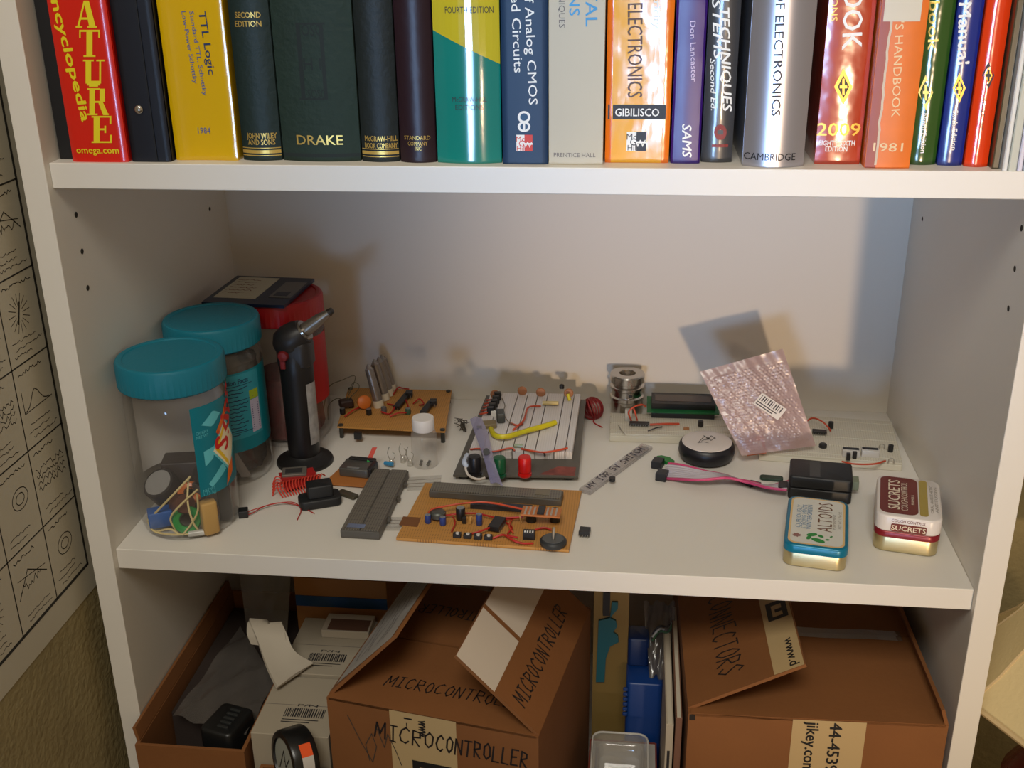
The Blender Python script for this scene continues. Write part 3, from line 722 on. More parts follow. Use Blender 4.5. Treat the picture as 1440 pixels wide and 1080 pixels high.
MB().lathe([(1.3, 1.56), (1.3, 1.62), (.05, 1.63)], (3.1, 6.3, 3.3), 28, M=Mx).build('end_disc', mat('grey_disc', (142, 140, 138), .6), t, smooth=40)
jar_part('blue_trimmer', 'blue block component low in the front jar', MB().rbox((3.2, 4.0, .9), (2.2, 1.5, 1.6), .2, .1, rz=.5), mat('blue_plastic', (36, 96, 176), .45))
jar_part('yellow_inductor_block', 'tan wrapped block low inside the front jar', MB().rbox((8.0, 3.9, .35), (1.5, 1.2, 3.3), .3, .15, rz=.7), mat('tan_tape', (186, 148, 86), .6))
jar_part('black_component', 'upright black component behind the tan block in the jar', MB().rbox((8.6, 6.5, .35), (1.2, 1.0, 4.2), .2, .1, rz=.3), mat('black_plastic', (30, 29, 31), .45))
jar_part('black_choke', 'black drum choke behind the orange toroid in the jar', MB().lathe([(1.3, 0), (1.3, .3), (1.0, .4), (1.0, 2.4), (1.3, 2.5), (1.3, 2.8)], (6.9, 7.2, 3.0), 20, M=RX(.5, .4)), mat('black_plastic', (30, 29, 31), .45))
jar_part('dark_transformer', 'dark transformer block at the back of the front jar', MB().rbox((4.7, 8.8, .35), (5.2, 2.6, 5.3), .2, .12, rz=.2), mat('dark_lacquer', (52, 44, 44), .5))
jar_part('grey_relay', 'grey relay block behind the tan block in the front jar', MB().rbox((7.1, 6.0, 1.9), (2.0, 1.6, 2.6), .2, .12, rz=-.4), mat('dark_grey_relay', (74, 70, 70), .5))
jar_part('brown_choke', 'brown choke lying above the blue block in the jar', MB().lathe([(.9, 0), (.95, .1), (.95, 1.7), (.9, 1.8)], (4.6, 5.0, 2.6), 18, M=RX(1.2, .9)), mat('brown_enamel', (96, 58, 48)))
jar_part('clear_fuse', 'small pale glass fuse at the bottom of the front jar', MB().cyl((6.2, 2.95, .62), (7.7, 3.5, .62), .3, n=12), mat('pale_glass_body', (190, 190, 184), .2))
wirem = mat('cream_wire', (216, 196, 138), .5)
for k, pts in enumerate((((2.2, 3.4, 1.6), (3.6, 3.2, 3.0), (5.2, 3.4, 4.6), (6.6, 4.2, 6.0)), ((6.2, 4.6, 5.6), (6.4, 3.3, 3.8), (6.8, 2.9, 2.0), (7.0, 3.4, .8)), ((1.7, 4.8, 2.0), (2.6, 3.0, 1.0), (4.4, 2.6, .7), (6.6, 3.0, .6)),
                          ((5.0, 3.0, .9), (4.7, 2.9, 2.2), (5.6, 3.0, 3.4), (7.4, 3.6, 5.0)), ((7.4, 3.3, 4.6), (7.3, 3.2, 3.0), (6.6, 3.0, 1.7), (5.8, 2.8, .7)), ((2.0, 3.8, 1.2), (3.0, 2.9, .8), (4.6, 2.7, 1.2), (5.4, 2.8, .6)))):
    tag(MB().tube([Vector(p) for p in pts], .1, 6, smooth=6).build('loose_wire', wirem, smooth=60), ('cream wire curving from the blue block up to the label in the jar', 'cream wire dropping in front of the green toroid on its right', 'cream wire looping around the bottom rim of the front jar', 'cream wire arching over the green toroid', 'cream wire leaning beneath the jar label', 'short cream wire along the bottom of the jar')[k], 'wire', 'wires inside the front jar')
# --- middle jar
c2 = (4.98, 17.3)
j2 = jar('plastic_jar', 'middle jar with teal lid, dark contents and a nutrition label', c2, R1, 15.4, teal, 4.75, 2.6, 17.0)
cd2 = math.atan2(CAM.y - c2[1], CAM.x - c2[0])
tl2 = mat('teal_label_light', (40, 140, 158), .4)
lab2 = wrap(c2, R1 + .02, cd2 - .5, cd2 + 1.9, 3.9, 12.3).build('label', tealL, j2, smooth=60)
F2 = jar_map(c2, R1, cd2 + .3, 8.2, .035)
mb = MB(); rect(mb, F2, -2.7, -2.9, 3.0, 3.9, 0, 14); mb.build('label_panel', tl2, lab2, smooth=60)
nav = mat('navy_label_ink', (12, 50, 84), .5); mb = MB(); F2b = jar_map(c2, R1, cd2 + .3, 8.2, .045); rr = random.Random(2)
put_text(mb, 'Nutrition Facts', F2b, (-.2, 3.2), .5, 0, 3.6, bold=.02)
for k in range(13): squig(mb, -1.9, 2.4 - k * .4, rr.uniform(2.0, 3.4), F2b, rr, .08, .09)
for z in (2.75, 1.2, -2.2): ribbon(mb, [(-2.0 + i * .4, z) for i in range(11)], .07, F2b)
mb.build('lettering', nav, lab2)
mb = MB(); rect(mb, F2b, 1.55, -2.6, 2.75, .9, 0, 4); mb.build('barcode_panel', mat('lilac_white', (176, 172, 196), .5), lab2)
mb = MB(); F2c = jar_map(c2, R1, cd2 + .3, 8.2, .055)
for k in range(12): rect(mb, F2c, 1.7, -2.35 + k * .24, 2.6, -2.35 + k * .24 + .1)
mb.build('barcode', mat('violet_ink', (70, 60, 110), .5), lab2)
mb = MB(); rect(mb, F2b, 1.55, .95, 2.75, 1.9, 0, 4); mb.build('label_badge', mat('yellow_green_print', (150, 170, 30), .5), lab2)
dkj = mat('dark_jar_filling', (44, 36, 32), .7)
t = thing('wire_bundle', 'dark bundle of parts filling the middle jar', 'components', (c2[0], c2[1], .5), group='parts inside the middle jar')
mb = MB(); vs = []; n = 26
rr = random.Random(9); P = []
for i, z in enumerate([.45, 1.2, 2.4, 3.6, 5, 6.4, 7.8, 9.2, 10.6, 11.8, 12.6, 13.0]):
    P.append([pol(c2, (4.0 if 0 < i < 11 else 2.4) * (1 + rr.uniform(-.07, .05)), 2 * PI * k / n, z + rr.uniform(-.2, .2)) for k in range(n)])
for p in P: p.append(p[0])
mb.grid(P).add(P[-1][:-1], [list(range(n))]).build('bundle', dkj, t, smooth=20)
tag(MB().slab([pol(c2, 4.42, cd2 + .25, 1.0), pol(c2, 4.42, cd2 + .5, .8), pol(c2, 4.42, cd2 + .2, 3.9), pol(c2, 4.42, cd2 - .02, 3.9)], .06).build('clear_strip', mat('milky_strip', (120, 112, 108), .4)), 'pale milky strip showing below the middle jar label', 'strip')
# --- back jar with red lid
c3 = (8.75, 27.0)
j3 = jar('plastic_jar', 'back jar with a red lid and red label under the floppy disk', c3, R1, 14.9, redlid, 4.75, 2.5, 16.4)
cd3 = math.atan2(CAM.y - c3[1], CAM.x - c3[0])
wrap(c3, R1 + .02, cd3 + .3, cd3 + 2.6, 4.6, 12.2).build('label', mat('red_label', (176, 22, 26), .45), j3, smooth=60)
t = thing('red_wire_roll', 'dull red roll of parts inside the red lidded jar', 'components', (c3[0], c3[1], .5))
MB().lathe([(3.4, .5), (3.9, 1.2), (3.7, 4), (3.9, 6.2), (3.2, 7.4), (1, 7.8)], (*c3, 0), 20).build('roll', mat('dull_red_filling', (96, 30, 28), .7, var=(90, .5)), t, smooth=40)
# --- floppy disk on the red lid
fq = [(2.35, 22.3), (11.35, 22.3), (11.35, 31.4), (2.35, 31.4)]
fm = mat('navy_floppy', (20, 30, 58), .4)
fd = thing('floppy_disk', 'dark blue floppy disk with cream label lying on the red lid', 'floppy disk', (6.85, 26.8, 16.42), rz=-.06)
zf = 16.42
MB().prism([(-4.5, -4.7), (4.5, -4.7), (4.5, 4.7), (-4.5, 4.7)], 0, .33).build('shell', fm, fd, local=True)
MB().box((-1.6, .55, .35), (4.6, 7.2, .04)).build('label', mat('cream_label', (200, 192, 168), .6), fd, local=True)
MB().box((3.1, .3, .36), (2.4, 5.4, .06)).build('shutter', mat('brushed_grey', (112, 108, 104), .35, .6), fd, local=True)
MB().box((3.0, -1.2, .4), (1.5, 1.3, .02)).build('shutter_window', mat('navy_floppy', (20, 30, 58)), fd, local=True)
mb = MB(); rr = random.Random(4)
for k in range(6): squig(mb, -3.6, 3.2 - k * .9, rr.uniform(2.2, 3.6), lambda a, b: Vector((a, b, .375)), rr, .2, .12)
mb.build('handwriting', mat('brown_scrawl', (120, 70, 52), .7), fd, local=True)
# --- black butane torch
tc_ = (12.45, 19.75)
tr = thing('butane_torch', 'black butane torch standing on a round base with metal nozzle', 'torch', (*tc_, Z0))
bp_ = mat('black_rubbery', (24, 22, 22), .5)
MB().lathe([(2.95, 0), (3.0, .2), (2.9, .45), (2.2, .75), (1.75, .95), (1.6, 1.1)], (*tc_, Z0), 40).build('base', bp_, tr, smooth=40)
MB().lathe([(1.58, .9), (1.66, 1.6), (1.66, 4.5), (1.72, 10.0), (1.75, 11.6), (1.5, 12.4)], (*tc_, Z0), 32).build('tank', mat('black_satin', (22, 20, 21), .4), tr, smooth=40)
tilt = Matrix.Rotation(.35, 3, 'Y')
nd = Vector((.80, .04, .58)).normalized()
hb = Vector((tc_[0] - .1, tc_[1], 13.9))
mb = MB(); mb.lathe([(.05, -2.0), (1.0, -1.85), (1.6, -1.2), (1.75, -.2), (1.6, .8), (1.3, 1.5)], hb, 22, M=nd.to_track_quat('Z', 'Y').to_matrix()); mb.rbox((tc_[0] + .05, tc_[1], 10.9), (3.6, 3.0, 3.0), 1.0, .45)
mb.build('head', mat('black_head', (34, 31, 31), .42), tr, smooth=35)
MB().cyl(hb + nd * 1.4, hb + nd * 1.75, 1.15, 1.1, 20).build('collar', mat('steel_ring', (160, 156, 150), .25, 1.), tr, smooth=40)
q0 = hb + nd * 1.7
mb = MB(); mb.cyl(q0, q0 + nd * 1.9, .75, .62, 16); mb.cyl(q0 + nd * 1.9, q0 + nd * 3.2, .62, .36, 16); mb.build('nozzle', mat('heat_steel', (150, 142, 132), .35, .9), tr, smooth=40)
MB().cyl(q0 + nd * 3.15, q0 + nd * 3.6, .42, .3, 12).build('nozzle_tip', mat('burnt_steel', (70, 64, 58), .5, .8), tr)
tb_ = Vector((tc_[0] - .75, tc_[1] - 1.5, 12.6))
MB().lathe([(.55, -.2), (.6, .1), (.45, .4), (.05, .48)], tb_, 16, M=Matrix.Rotation(PI / 2, 3, 'X')).build('ignition_button', mat('dull_red_button', (112, 26, 26), .45), tr, smooth=50)
MB().rbox((tc_[0] - .85, tc_[1] - 1.55, 11.2), (.55, .5, 1.1), .15, .08).build('safety_latch', mat('dull_red_button', (112, 26, 26)), tr)
ct = math.atan2(CAM.y - tc_[1], CAM.x - tc_[0])
MB().grid([[pol(tc_, 1.76, ct + .45 + a * .9 / 8, z) for a in range(9)] for z in (2.6, 9.4)]).build('label', mat('worn_silver_label', (150, 146, 142), .5, var=(120, .25)), tr, smooth=60)

# ================================================================== electronics helpers
icm = mat('ic_black', (30, 30, 32), .4); pinm = mat('tin_pin', (176, 172, 164), .3, .9)
perf = dots('tan_perfboard', (192, 138, 70), (140, 94, 46), .254, .2, .55)
redw = mat('red_wire', (176, 30, 24), .45); redw2 = mat('orange_red_wire', (196, 74, 44), .45)
bluecap = mat('blue_cap_sleeve', (44, 64, 128), .35); blackcap = mat('black_cap_sleeve', (30, 30, 32), .35); silver = mat('cap_top', (168, 170, 172), .3, .8)
def chip(parent, x, y, z, L, Wd, rz=0, h=.35, name='chip', pins=4):
    R = Matrix.Rotation(rz, 3, 'Z'); c = Vector((x, y, z))
    o = MB().rbox((x, y, z + .15), (L, Wd, h), .04, .04, rz=rz).build(name, icm, parent)
    mb = MB()
    for k in range(pins):
        for s in (-1, 1):
            p = R @ Vector((-L / 2 + (k + .5) * L / pins, s * (Wd / 2 + .03), 0)); mb.box(c + p + Vector((0, 0, .16)), (.06, .05, .34), rz)
    mb.build('pins', pinm, o)
    return o
def elcap(parent, x, y, z, r, h, m):
    o = MB().lathe([(r * .9, 0), (r, .06), (r, h - .1), (r * .9, h)], (x, y, z), 18).build('capacitor', m, parent, smooth=40)
    MB().lathe([(r * .85, h + .005), (.02, h + .012)], (x, y, z), 18, cap=False).build('cap_end', silver, o); return o
def wire(parent, pts, m, r=.075, name='wire'):
    return MB().tube([Vector(p) for p in pts], r, 6, smooth=5).build(name, m, parent, smooth=60)

# --- tan perfboard on legs with four glass tubes
A = thing('tube_clock_board', 'tan perfboard on legs carrying four tall silver tubes', 'circuit board', (20.5, 31, Z0))
zb = 1.45
fl, fr_, br_, bl_ = at(474, 600, z=zb), at(626, 607, z=zb), at(639, 540, z=zb), at(497, 534, z=zb)
br_.y = min(br_.y, 36.9); bl_.y = min(bl_.y, 36.8)
MB().slab([fl, fr_, br_, bl_], .16).build('board', perf, A)
for p in (fl + Vector((.35, .35, 0)), fr_ + Vector((-.35, .35, 0)), br_ + Vector((-.35, -.4, 0)), bl_ + Vector((.35, -.4, 0))):
    l = MB().cyl((p.x, p.y, Z0), (p.x, p.y, zb - .14), .26, n=6).build('leg', mat('dark_standoff', (70, 70, 66), .4, .5), A)
    MB().lathe([(.28, zb), (.28, zb + .15), (.1, zb + .2)], (p.x, p.y, 0), 10).build('screw', mat('dark_standoff', (70, 70, 66)), l)
def onA(u, v, dz=0): p = at(u, v, z=zb + dz); return p.x, p.y
MB().box((*onA(503, 606), .9), (.8, .5, .8)).build('jack', icm, A)
gt = film('tube_glass', (150, 142, 136), .35, .2, .08); tubem = mat('tube_silver', (140, 132, 126), .3, .6); wb_ = mat('tube_base_cream', (214, 204, 182), .5)
for k, (u, v) in enumerate(((533, 572), (541, 562), (547, 556), (551, 550))):
    x, y = onA(u, v); top = Vector((x - .95, y + .3, zb + 4.5 - .2 * k)); b0 = Vector((x, y, zb + .35)); d = (top - b0).normalized()
    o = MB().cyl(b0 + d * .35, top, .56, .5, 16).build('tube', tubem, A, smooth=40)
    MB().cyl(top, top + d * .6, .5, .08, 16).build('tube_tip', gt, o, smooth=40)
    MB().cyl(Vector((x, y, zb)), b0 + d * .5, .6, .62, 16).build('tube_socket', wb_, A, smooth=40)
x, y = onA(512, 566, .8); MB().lathe([(.6, -.3), (.8, -.15), (.8, .15), (.6, .3)], (x, y, zb + .85), 18, M=RX(1.2, .5)).build('disc_capacitor', mat('orange_disc', (206, 108, 34), .45), A, smooth=40)
for u0, v0, L in ((566, 567, 4.4), (601, 577, 3.2)):
    x, y = onA(u0, v0); chip(A, x, y, zb, .75, L, .12 - .25, .4, 'chip', 2)
    chip(A, x + .5, y + L * .36, zb + .1, .8, .8, .1, .6, 'regulator', 2)
for u, v, c in ((519, 583, blackcap), (482, 582, blackcap), (494, 573, blackcap), (574, 582, mat('green_part', (60, 90, 70), .5)), (540, 580, mat('grey_part', (96, 90, 92), .5))):
    x, y = onA(u, v); elcap(A, x, y, zb, .32, .7, c)
for pts in (((485, 588), (497, 582), (508, 574), (520, 568)), ((548, 588), (560, 586), (575, 580), (568, 560)), ((553, 557), (560, 550), (566, 548), (575, 552)), ((545, 570), (555, 576), (548, 584), (536, 584)), ((581, 570), (590, 566), (596, 570), (590, 575))):
    wire(A, [Vector((*onA(u, v), zb + .2 + .25 * (k % 2))) for k, (u, v) in enumerate(pts)], redw, .09)
dw = mat('olive_thin_wire', (92, 84, 62), .5)
p0 = Vector((*onA(486, 575), zb + .8))
for q in (((475, 560, 3.2), (462, 570, 2.6), (462, 598, .3)), ((500, 530, 4.2), (480, 535, 4.4), (462, 545, 4.0), (455, 575, 1.6)), ((505, 545, 3), (497, 538, 3.4), (490, 552, 2.2))):
    wire(A, [p0] + [Vector((w_.x, w_.y, max(w_.z, .12))) for w_ in [at(u, v, y=p0.y - .1 * k) for k, (u, v, z) in enumerate(q)]], dw, .05)
MB().rbox((p0.x + .1, p0.y, zb + .3), (1.6, 1.1, .9), .3, .2, rz=.5).build('connector', mat('dark_brown_part', (52, 34, 30), .5), A)

# --- glass vial with white cap
vp = at(597, 656, z=0); vp = (vp.x, vp.y + .35)
V = thing('glass_vial', 'small clear glass vial with a white screw cap', 'vial', (*vp, Z0))
vg = film('vial_glass', (220, 214, 204), .86, .06, .06)
MB().lathe([(.05, .1), (1.2, .06), (1.32, .25), (1.35, .6), (1.35, 3.6), (1.2, 4.0), (1.0, 4.25), (1.0, 4.6)], (*vp, Z0), 32, cap=False).build('body', vg, V, smooth=50)
MB().lathe([(1.12, 4.15), (1.16, 4.25), (1.16, 5.35), (1.1, 5.5), (.05, 5.5)], (*vp, Z0), 36).build('cap', mat('white_cap', (222, 216, 212), .45), V, smooth=35)
for k in range(2): tag(MB().cyl((vp[0] + (-.4, .35)[k], vp[1] - .5, .2), (vp[0] + (-.25, .62)[k], vp[1] - .4, .75), .15, n=8).build('vial_component', icm), ('tiny black part lying at the left inside the vial', 'tiny black part leaning at the right inside the vial')[k], 'component')
# tangled clear leds with legs beside the vial
ledm = film('clear_led_epoxy', (210, 204, 190), .7, .2, .05)
for k, (u, v, lb) in enumerate(((551, 655, 'clear led with thin legs next to the small module'), (567, 650, 'clear led with legs standing left of the vial'), (577, 655, 'clear led leaning at the foot of the vial'))):
    p = at(u, v, z=0); t = thing('clear_led', lb, 'led', (p.x, p.y, Z0))
    MB().lathe([(.3, 0), (.3, .5), (.2, .75), (.03, .82)], (p.x, p.y, Z0), 12).build('lens', ledm, t, smooth=60)
    MB().tube([(p.x - .1, p.y, .5), (p.x - .4, p.y + .1, 1.4), (p.x - .2, p.y + .2, 2.1)], .035, 5).build('leg', pinm, t); MB().tube([(p.x + .1, p.y, .5), (p.x + .4, p.y + .1, 1.2), (p.x + .2, p.y - .2, 1.7)], .035, 5).build('leg', pinm, t)

# --- red comb-pin header strip board
Rb = thing('pin_comb_board', 'grey chip on a red board with curved comb pins', 'component', (14.6, 14.6, Z0))
cpt = at(415, 676, z=.6)
q = [at(392, 668, z=.5), at(440, 660, z=.5), at(450, 678, z=.5), at(402, 690, z=.5)]
MB().slab(q, .25).build('board', mat('red_pcb', (168, 28, 26), .5), Rb)
mdl = at(414, 663, z=.9); MB().rbox((mdl.x, mdl.y, .5), (2.5, 1.8, .5), .1, .06, rz=.25).build('module', mat('grey_shield', (120, 114, 106), .4, .3), Rb)
MB().box((mdl.x - .05, mdl.y - .05, 1.02), (1.7, 1.0, .04), rz=.25).build('module_window', mat('dark_grey', (58, 56, 56), .4), Rb)
pinr = mat('red_bare_pin', (204, 64, 48), .4)
for k in range(15):
    a = at(388 + 4.4 * k, 679 - .9 * k + 9, z=.5); b2 = at(393 + 3.9 * k + 5, 700 - .9 * k, z=.05)
    MB().tube([a + Vector((.3, .9, .1)), a + Vector((.1, .3, .55)), (a + b2) / 2 + Vector((-.05, -.1, .45)), b2], .075, 6, smooth=4).build('comb_pin', pinr, Rb)
for k in range(5):
    a = at(386, 690 - 4 * k, z=.5); MB().tube([a + Vector((.9, .1, .1)), a + Vector((.2, 0, .3)), a + Vector((-.15, -.3, -.45))], .07, 6, smooth=4).build('comb_pin', pinr, Rb)
# --- loose two-pin plug with red wires
K = thing('wire_plug', 'small black plug with two thin red wires by the front jar', 'plug', (10.2, 7.9, Z0))
kp = at(341, 722, z=.3); MB().rbox((kp.x + .1, kp.y, Z0), (.9, 1.0, .75), .08, .06, rz=.3).build('plug_body', icm, K)
wire(K, [kp + Vector((.5, .2, .1)), at(362, 715, z=.4), at(392, 707, z=.35), at(420, 711, z=.2), at(442, 722, z=.08)], redw, .05)
wire(K, [kp + Vector((.5, 0, -.1)), at(354, 722, z=.2), at(375, 711, z=.3), at(410, 706, z=.4), at(423, 716, z=.2), at(418, 731, z=.07)], redw, .05)
# --- black d-shaped connector
Dn = thing('black_connector_shell', 'black stepped connector shell with a clear hinged end', 'connector', (18.0, 11.8, Z0))
dp = at(450, 706, z=.2); rzd = .42
MB().rbox((dp.x, dp.y, Z0), (4.1, 2.3, .95), .6, .15, rz=rzd).build('flange', mat('black_matt', (26, 26, 27), .55), Dn, smooth=40)
MB().rbox((dp.x - .0, dp.y + .2, .9), (2.5, 1.8, 1.35), .25, .15, rz=rzd).build('housing', mat('black_matt', (26, 26, 27)), Dn, smooth=40)
e = at(489, 694, z=.3); MB().rbox((e.x, e.y, Z0), (2.3, .9, .35), .2, .08, rz=-.5).build('clip', mat('smoky_olive_plastic', (76, 70, 56), .3), Dn, smooth=40)
# --- small module board near the torch
G = thing('small_module_board', 'little orange board with a black and silver module beside the torch', 'circuit board', (20, 18.6, Z0))
q = [at(455, 679, z=.35), at(520, 684, z=.35), at(545, 664, z=.35), at(478, 658, z=.35)]
MB().slab(q, .18).build('board', mat('orange_pcb', (176, 110, 54), .5), G)
m1 = at(503, 660, z=.7); MB().rbox((m1.x, m1.y, .36), (3.2, 2.5, .95), .25, .12, rz=-.12).build('module', mat('silver_grey_can', (98, 96, 92), .35, .4), G, smooth=40)
MB().rbox((m1.x + .3, m1.y + 1.1, .6), (2.9, .6, .9), .15, .1, rz=-.12).build('rear_clip', icm, G); MB().rbox((m1.x + 1.65, m1.y - .3, .4), (.5, 2.0, 1.05), .15, .1, rz=-.12).build('side_clip', icm, G)
MB().box((m1.x - .2, m1.y - .9, 1.0), (1.3, .25, .75), rz=-.12).build('terminal', mat('pale_tin', (150, 150, 148), .4, .5), G)
MB().lathe([(.22, 0), (.22, 1.0)], at(541, 651, z=.5), 10, M=RX(1.5, 1.2)).build('blue_part', mat('light_blue_part', (60, 140, 190), .4), G)
r0 = at(515, 648, z=1.2); MB().slab([r0, r0 + Vector((.5, .1, 0)), r0 + Vector((1.1, .6, 1.3)), r0 + Vector((.6, .5, 1.3))], .12).build('red_tag', mat('red_orange_plastic', (204, 70, 46), .45), G)
MB().cyl(r0 + Vector((.1, -.3, -.3)), r0 + Vector((.35, -.35, .2)), .15, n=8).build('green_led', mat('green_led', (60, 180, 90), .35), G)
# ================================================================== boards and tins on the middle shelf
gbm = dots('grey_breadboard', (112, 106, 96), (74, 70, 64), .254, .3, .3)
gbs = mat('grey_breadboard_side', (84, 80, 74), .45)
def breadboard(name, label, fl, fr, dep, h, top, side, grooves=(), z=Z0, cat='breadboard', rails=True):
    """solderless breadboard: fl->fr is its front bottom edge"""
    d = fr - fl; L = d.length; rz = math.atan2(d.y, d.x); t = thing(name, label, cat, (fl.x, fl.y, z), rz)
    xs = [0] + sorted(grooves) + [dep]
    g = .09
    MB().rbox((L / 2, dep / 2, 0), (L, dep, h * .72), .15, .06).build('base', side, t, local=True)
    for a, b in zip(xs, xs[1:]):
        MB().rbox((L / 2, (a + b) / 2, h * .7), (L - .04, b - a - g, h * .3), .1, .05).build('socket_strip', top, t, local=True)
    return t
# grey breadboard lying on its own
a, b_ = at(479, 757, z=0), at(533, 758, z=0); c_ = at(573, 675, z=0)
gb = thing('grey_breadboard', 'grey solderless breadboard lying lengthwise at the shelf front', 'breadboard', (a.x, a.y, Z0), -.02)
Lx, Ly = 3.75, 12.6
MB().rbox((Lx / 2, Ly / 2, 0), (Lx, Ly, .85), .12, .1).build('base', gbs, gb, local=True)
for x0, x1 in ((.12, 1.78), (1.97, 3.63)): MB().rbox(((x0 + x1) / 2, Ly / 2, .83), (x1 - x0, Ly - .2, .14), .08, .04).build('socket_strip', gbm, gb, local=True)
for y in (3.2, 7.4, 10.4): MB().rbox((Lx + .08, y, .2), (.35, .7, .4), .1, .05).build('tab', gbs, gb, local=True)
MB().rbox((1.35, .75, .97), (1.7, .7, .03), .1, .01).build('painted_reflection', mat('painted_reflection_blue', (176, 190, 224), .12, .85), gb, local=True)  # bluish plate paints in the window's reflection on the grey breadboard
# clear film strips between the grey breadboard and the tan board
fs_ = film('clear_tape', (200, 194, 182), .9, .05, .3)
lin_ = mat('strip_line', (134, 126, 116), .6)
for k, (q, lb) in enumerate((((( 574, 671), (621, 668), (619, 688), (572, 690)), 'clear lined strip behind the corner of the tan board'), (((545, 727), (566, 727), (562, 746), (541, 746)), 'clear lined strip left of the tan board front corner'))):
    t = thing('clear_lined_strip', lb, 'strip', (at(*q[0], z=0).x, at(*q[0], z=0).y, Z0))
    Q = [at(*p, z=.04 + .0) for p in q]; MB().slab([Q[3], Q[2], Q[1], Q[0]], .03).build('film', fs_, t)
    for j in range(1, 4):
        f_ = j / 4; p0, p1 = Q[0].lerp(Q[3], f_), Q[1].lerp(Q[2], f_); MB().tube([p0 + Vector((0, 0, .02)), p1 + Vector((0, 0, .02))], .018, 5, smooth=1).build('line', lin_, t)
# --- tan prototype board with the grey breadboard strip
B = thing('prototype_board', 'tan prototype board with grey breadboard strip and red wiring', 'circuit board', (34, 10, Z0))
zt = .35
q = [at(557, 756, z=zt), at(800, 773, z=zt), at(818, 690, z=zt), at(598, 679, z=zt)]
MB().slab(q, .3).build('board', perf, B)
def onB(u, v, dz=0): return at(u, v, z=zt + dz)
g0, g1 = onB(604, 700), onB(790, 713); d = g1 - g0; rzb = math.atan2(d.y, d.x)
cb = (g0 + g1) / 2 + Vector((0, .95, 0))
MB().rbox((cb.x, cb.y, zt), (d.length, 1.9, .75), .1, .08, rz=rzb).build('breadboard_base', gbs, B)
MB().rbox((cb.x, cb.y, zt + .73), (d.length - .2, 1.7, .14), .08, .03, rz=rzb).build('socket_strip', gbm, B)
MB().box((cb.x + 4.6, cb.y - .1, zt + .9), (1.4, 1.2, .06), rz=rzb).build('solder_patch', mat('tarnished_tin', (130, 122, 104), .4, .4), B)
MB().rbox((*onB(705, 716).xy, zt), (6.0, .8, .5), .1, .05, rz=rzb).build('dark_strip', mat('slate_strip', (44, 46, 54), .45), B)
for u, v, r, h, m in ((602, 735, .3, .85, bluecap), (623, 738, .3, .85, bluecap), (674, 738, .3, 1.15, bluecap), (648, 730, .45, 1.25, blackcap)): p = onB(u, v); elcap(B, p.x, p.y, zt, r, h, m)
p = onB(616, 731); MB().lathe([(.75, .35), (.75, .75), (.6, .9), (.05, .92)], (p.x, p.y + .1, zt), 20).build('crystal_can', mat('grey_can', (92, 94, 88), .4, .5), B, smooth=40)
p = onB(653, 736); MB().rbox((p.x, p.y, zt), (.4, .35, .7), .08, .05).build('transistor', icm, B); p = onB(661, 738); MB().cyl((p.x, p.y, zt + .1), (p.x + .1, p.y, zt + .9), .13, n=8).build('resistor', mat('resistor_tan', (196, 150, 84), .5), B)
p = onB(699, 742); chip(B, p.x, p.y, zt, 2.1, 1.1, 1.35, .5, 'chip', 7)
for k in range(4):
    p = onB(643 + 14.6 * k, 755 + 1.1 * k); o = MB().rbox((p.x, p.y, zt), (.75, .6, .4), .08, .05).build('button', icm, B)
    MB().cyl((p.x + .05, p.y - .1, zt + .4), (p.x + .05, p.y - .1, zt + .52), .17, n=10).build('button_cap', mat('pale_button', (200, 196, 190), .4), o)
p = onB(744, 757); o = MB().rbox((p.x, p.y, zt), (1.1, .8, .75), .05, .04).build('dip_switch', icm, B)
for k in range(4): MB().box((p.x - .36 + k * .24, p.y - .12, zt + .78), (.13, .22, .06)).build('switch_slider', wht, o)
p = onB(778, 765); o = MB().lathe([(1.15, 0), (1.22, .12), (1.22, .4), (1.05, .55), (.05, .55)], (p.x, p.y, zt), 32).build('buzzer', mat('black_buzzer', (44, 46, 48), .4), B, smooth=40)
MB().lathe([(.95, .56), (.95, .6), (.05, .6)], (p.x, p.y, zt), 28).build('buzzer_top', mat('grey_buzzer_top', (82, 84, 84), .45), o)
MB().cyl((p.x, p.y - .1, zt + .55), (p.x + .05, p.y, zt + 1.7), .14, n=10).build('shaft', pinm, B)
dl = onB(761, 720, 1.35); MB().rbox((dl.x, dl.y, zt + 1.25), (3.7, 1.75, .18), .05, .04, rz=rzb).build('daughter_board', mat('orange_perf', (186, 112, 58), .5), B)
for k in range(8):
    if k in (3, 4): continue
    MB().box((dl.x - 1.45 + k * .41, dl.y, zt + 1.46), (.17, 1.4, .06), rz=rzb).build('solder_track', mat('solder_grey', (176, 166, 154), .4, .3), B)
MB().rbox((dl.x + .02, dl.y + .05, zt + 1.43), (.65, 1.5, .2), .05, .03, rz=rzb).build('board_chip', icm, B)
for u in (747, 780): pp = onB(u, 734); MB().cyl((pp.x, pp.y + .2, zt), (pp.x, pp.y + .2, zt + 1.26), .5, .42, 12).build('spacer', icm, B)
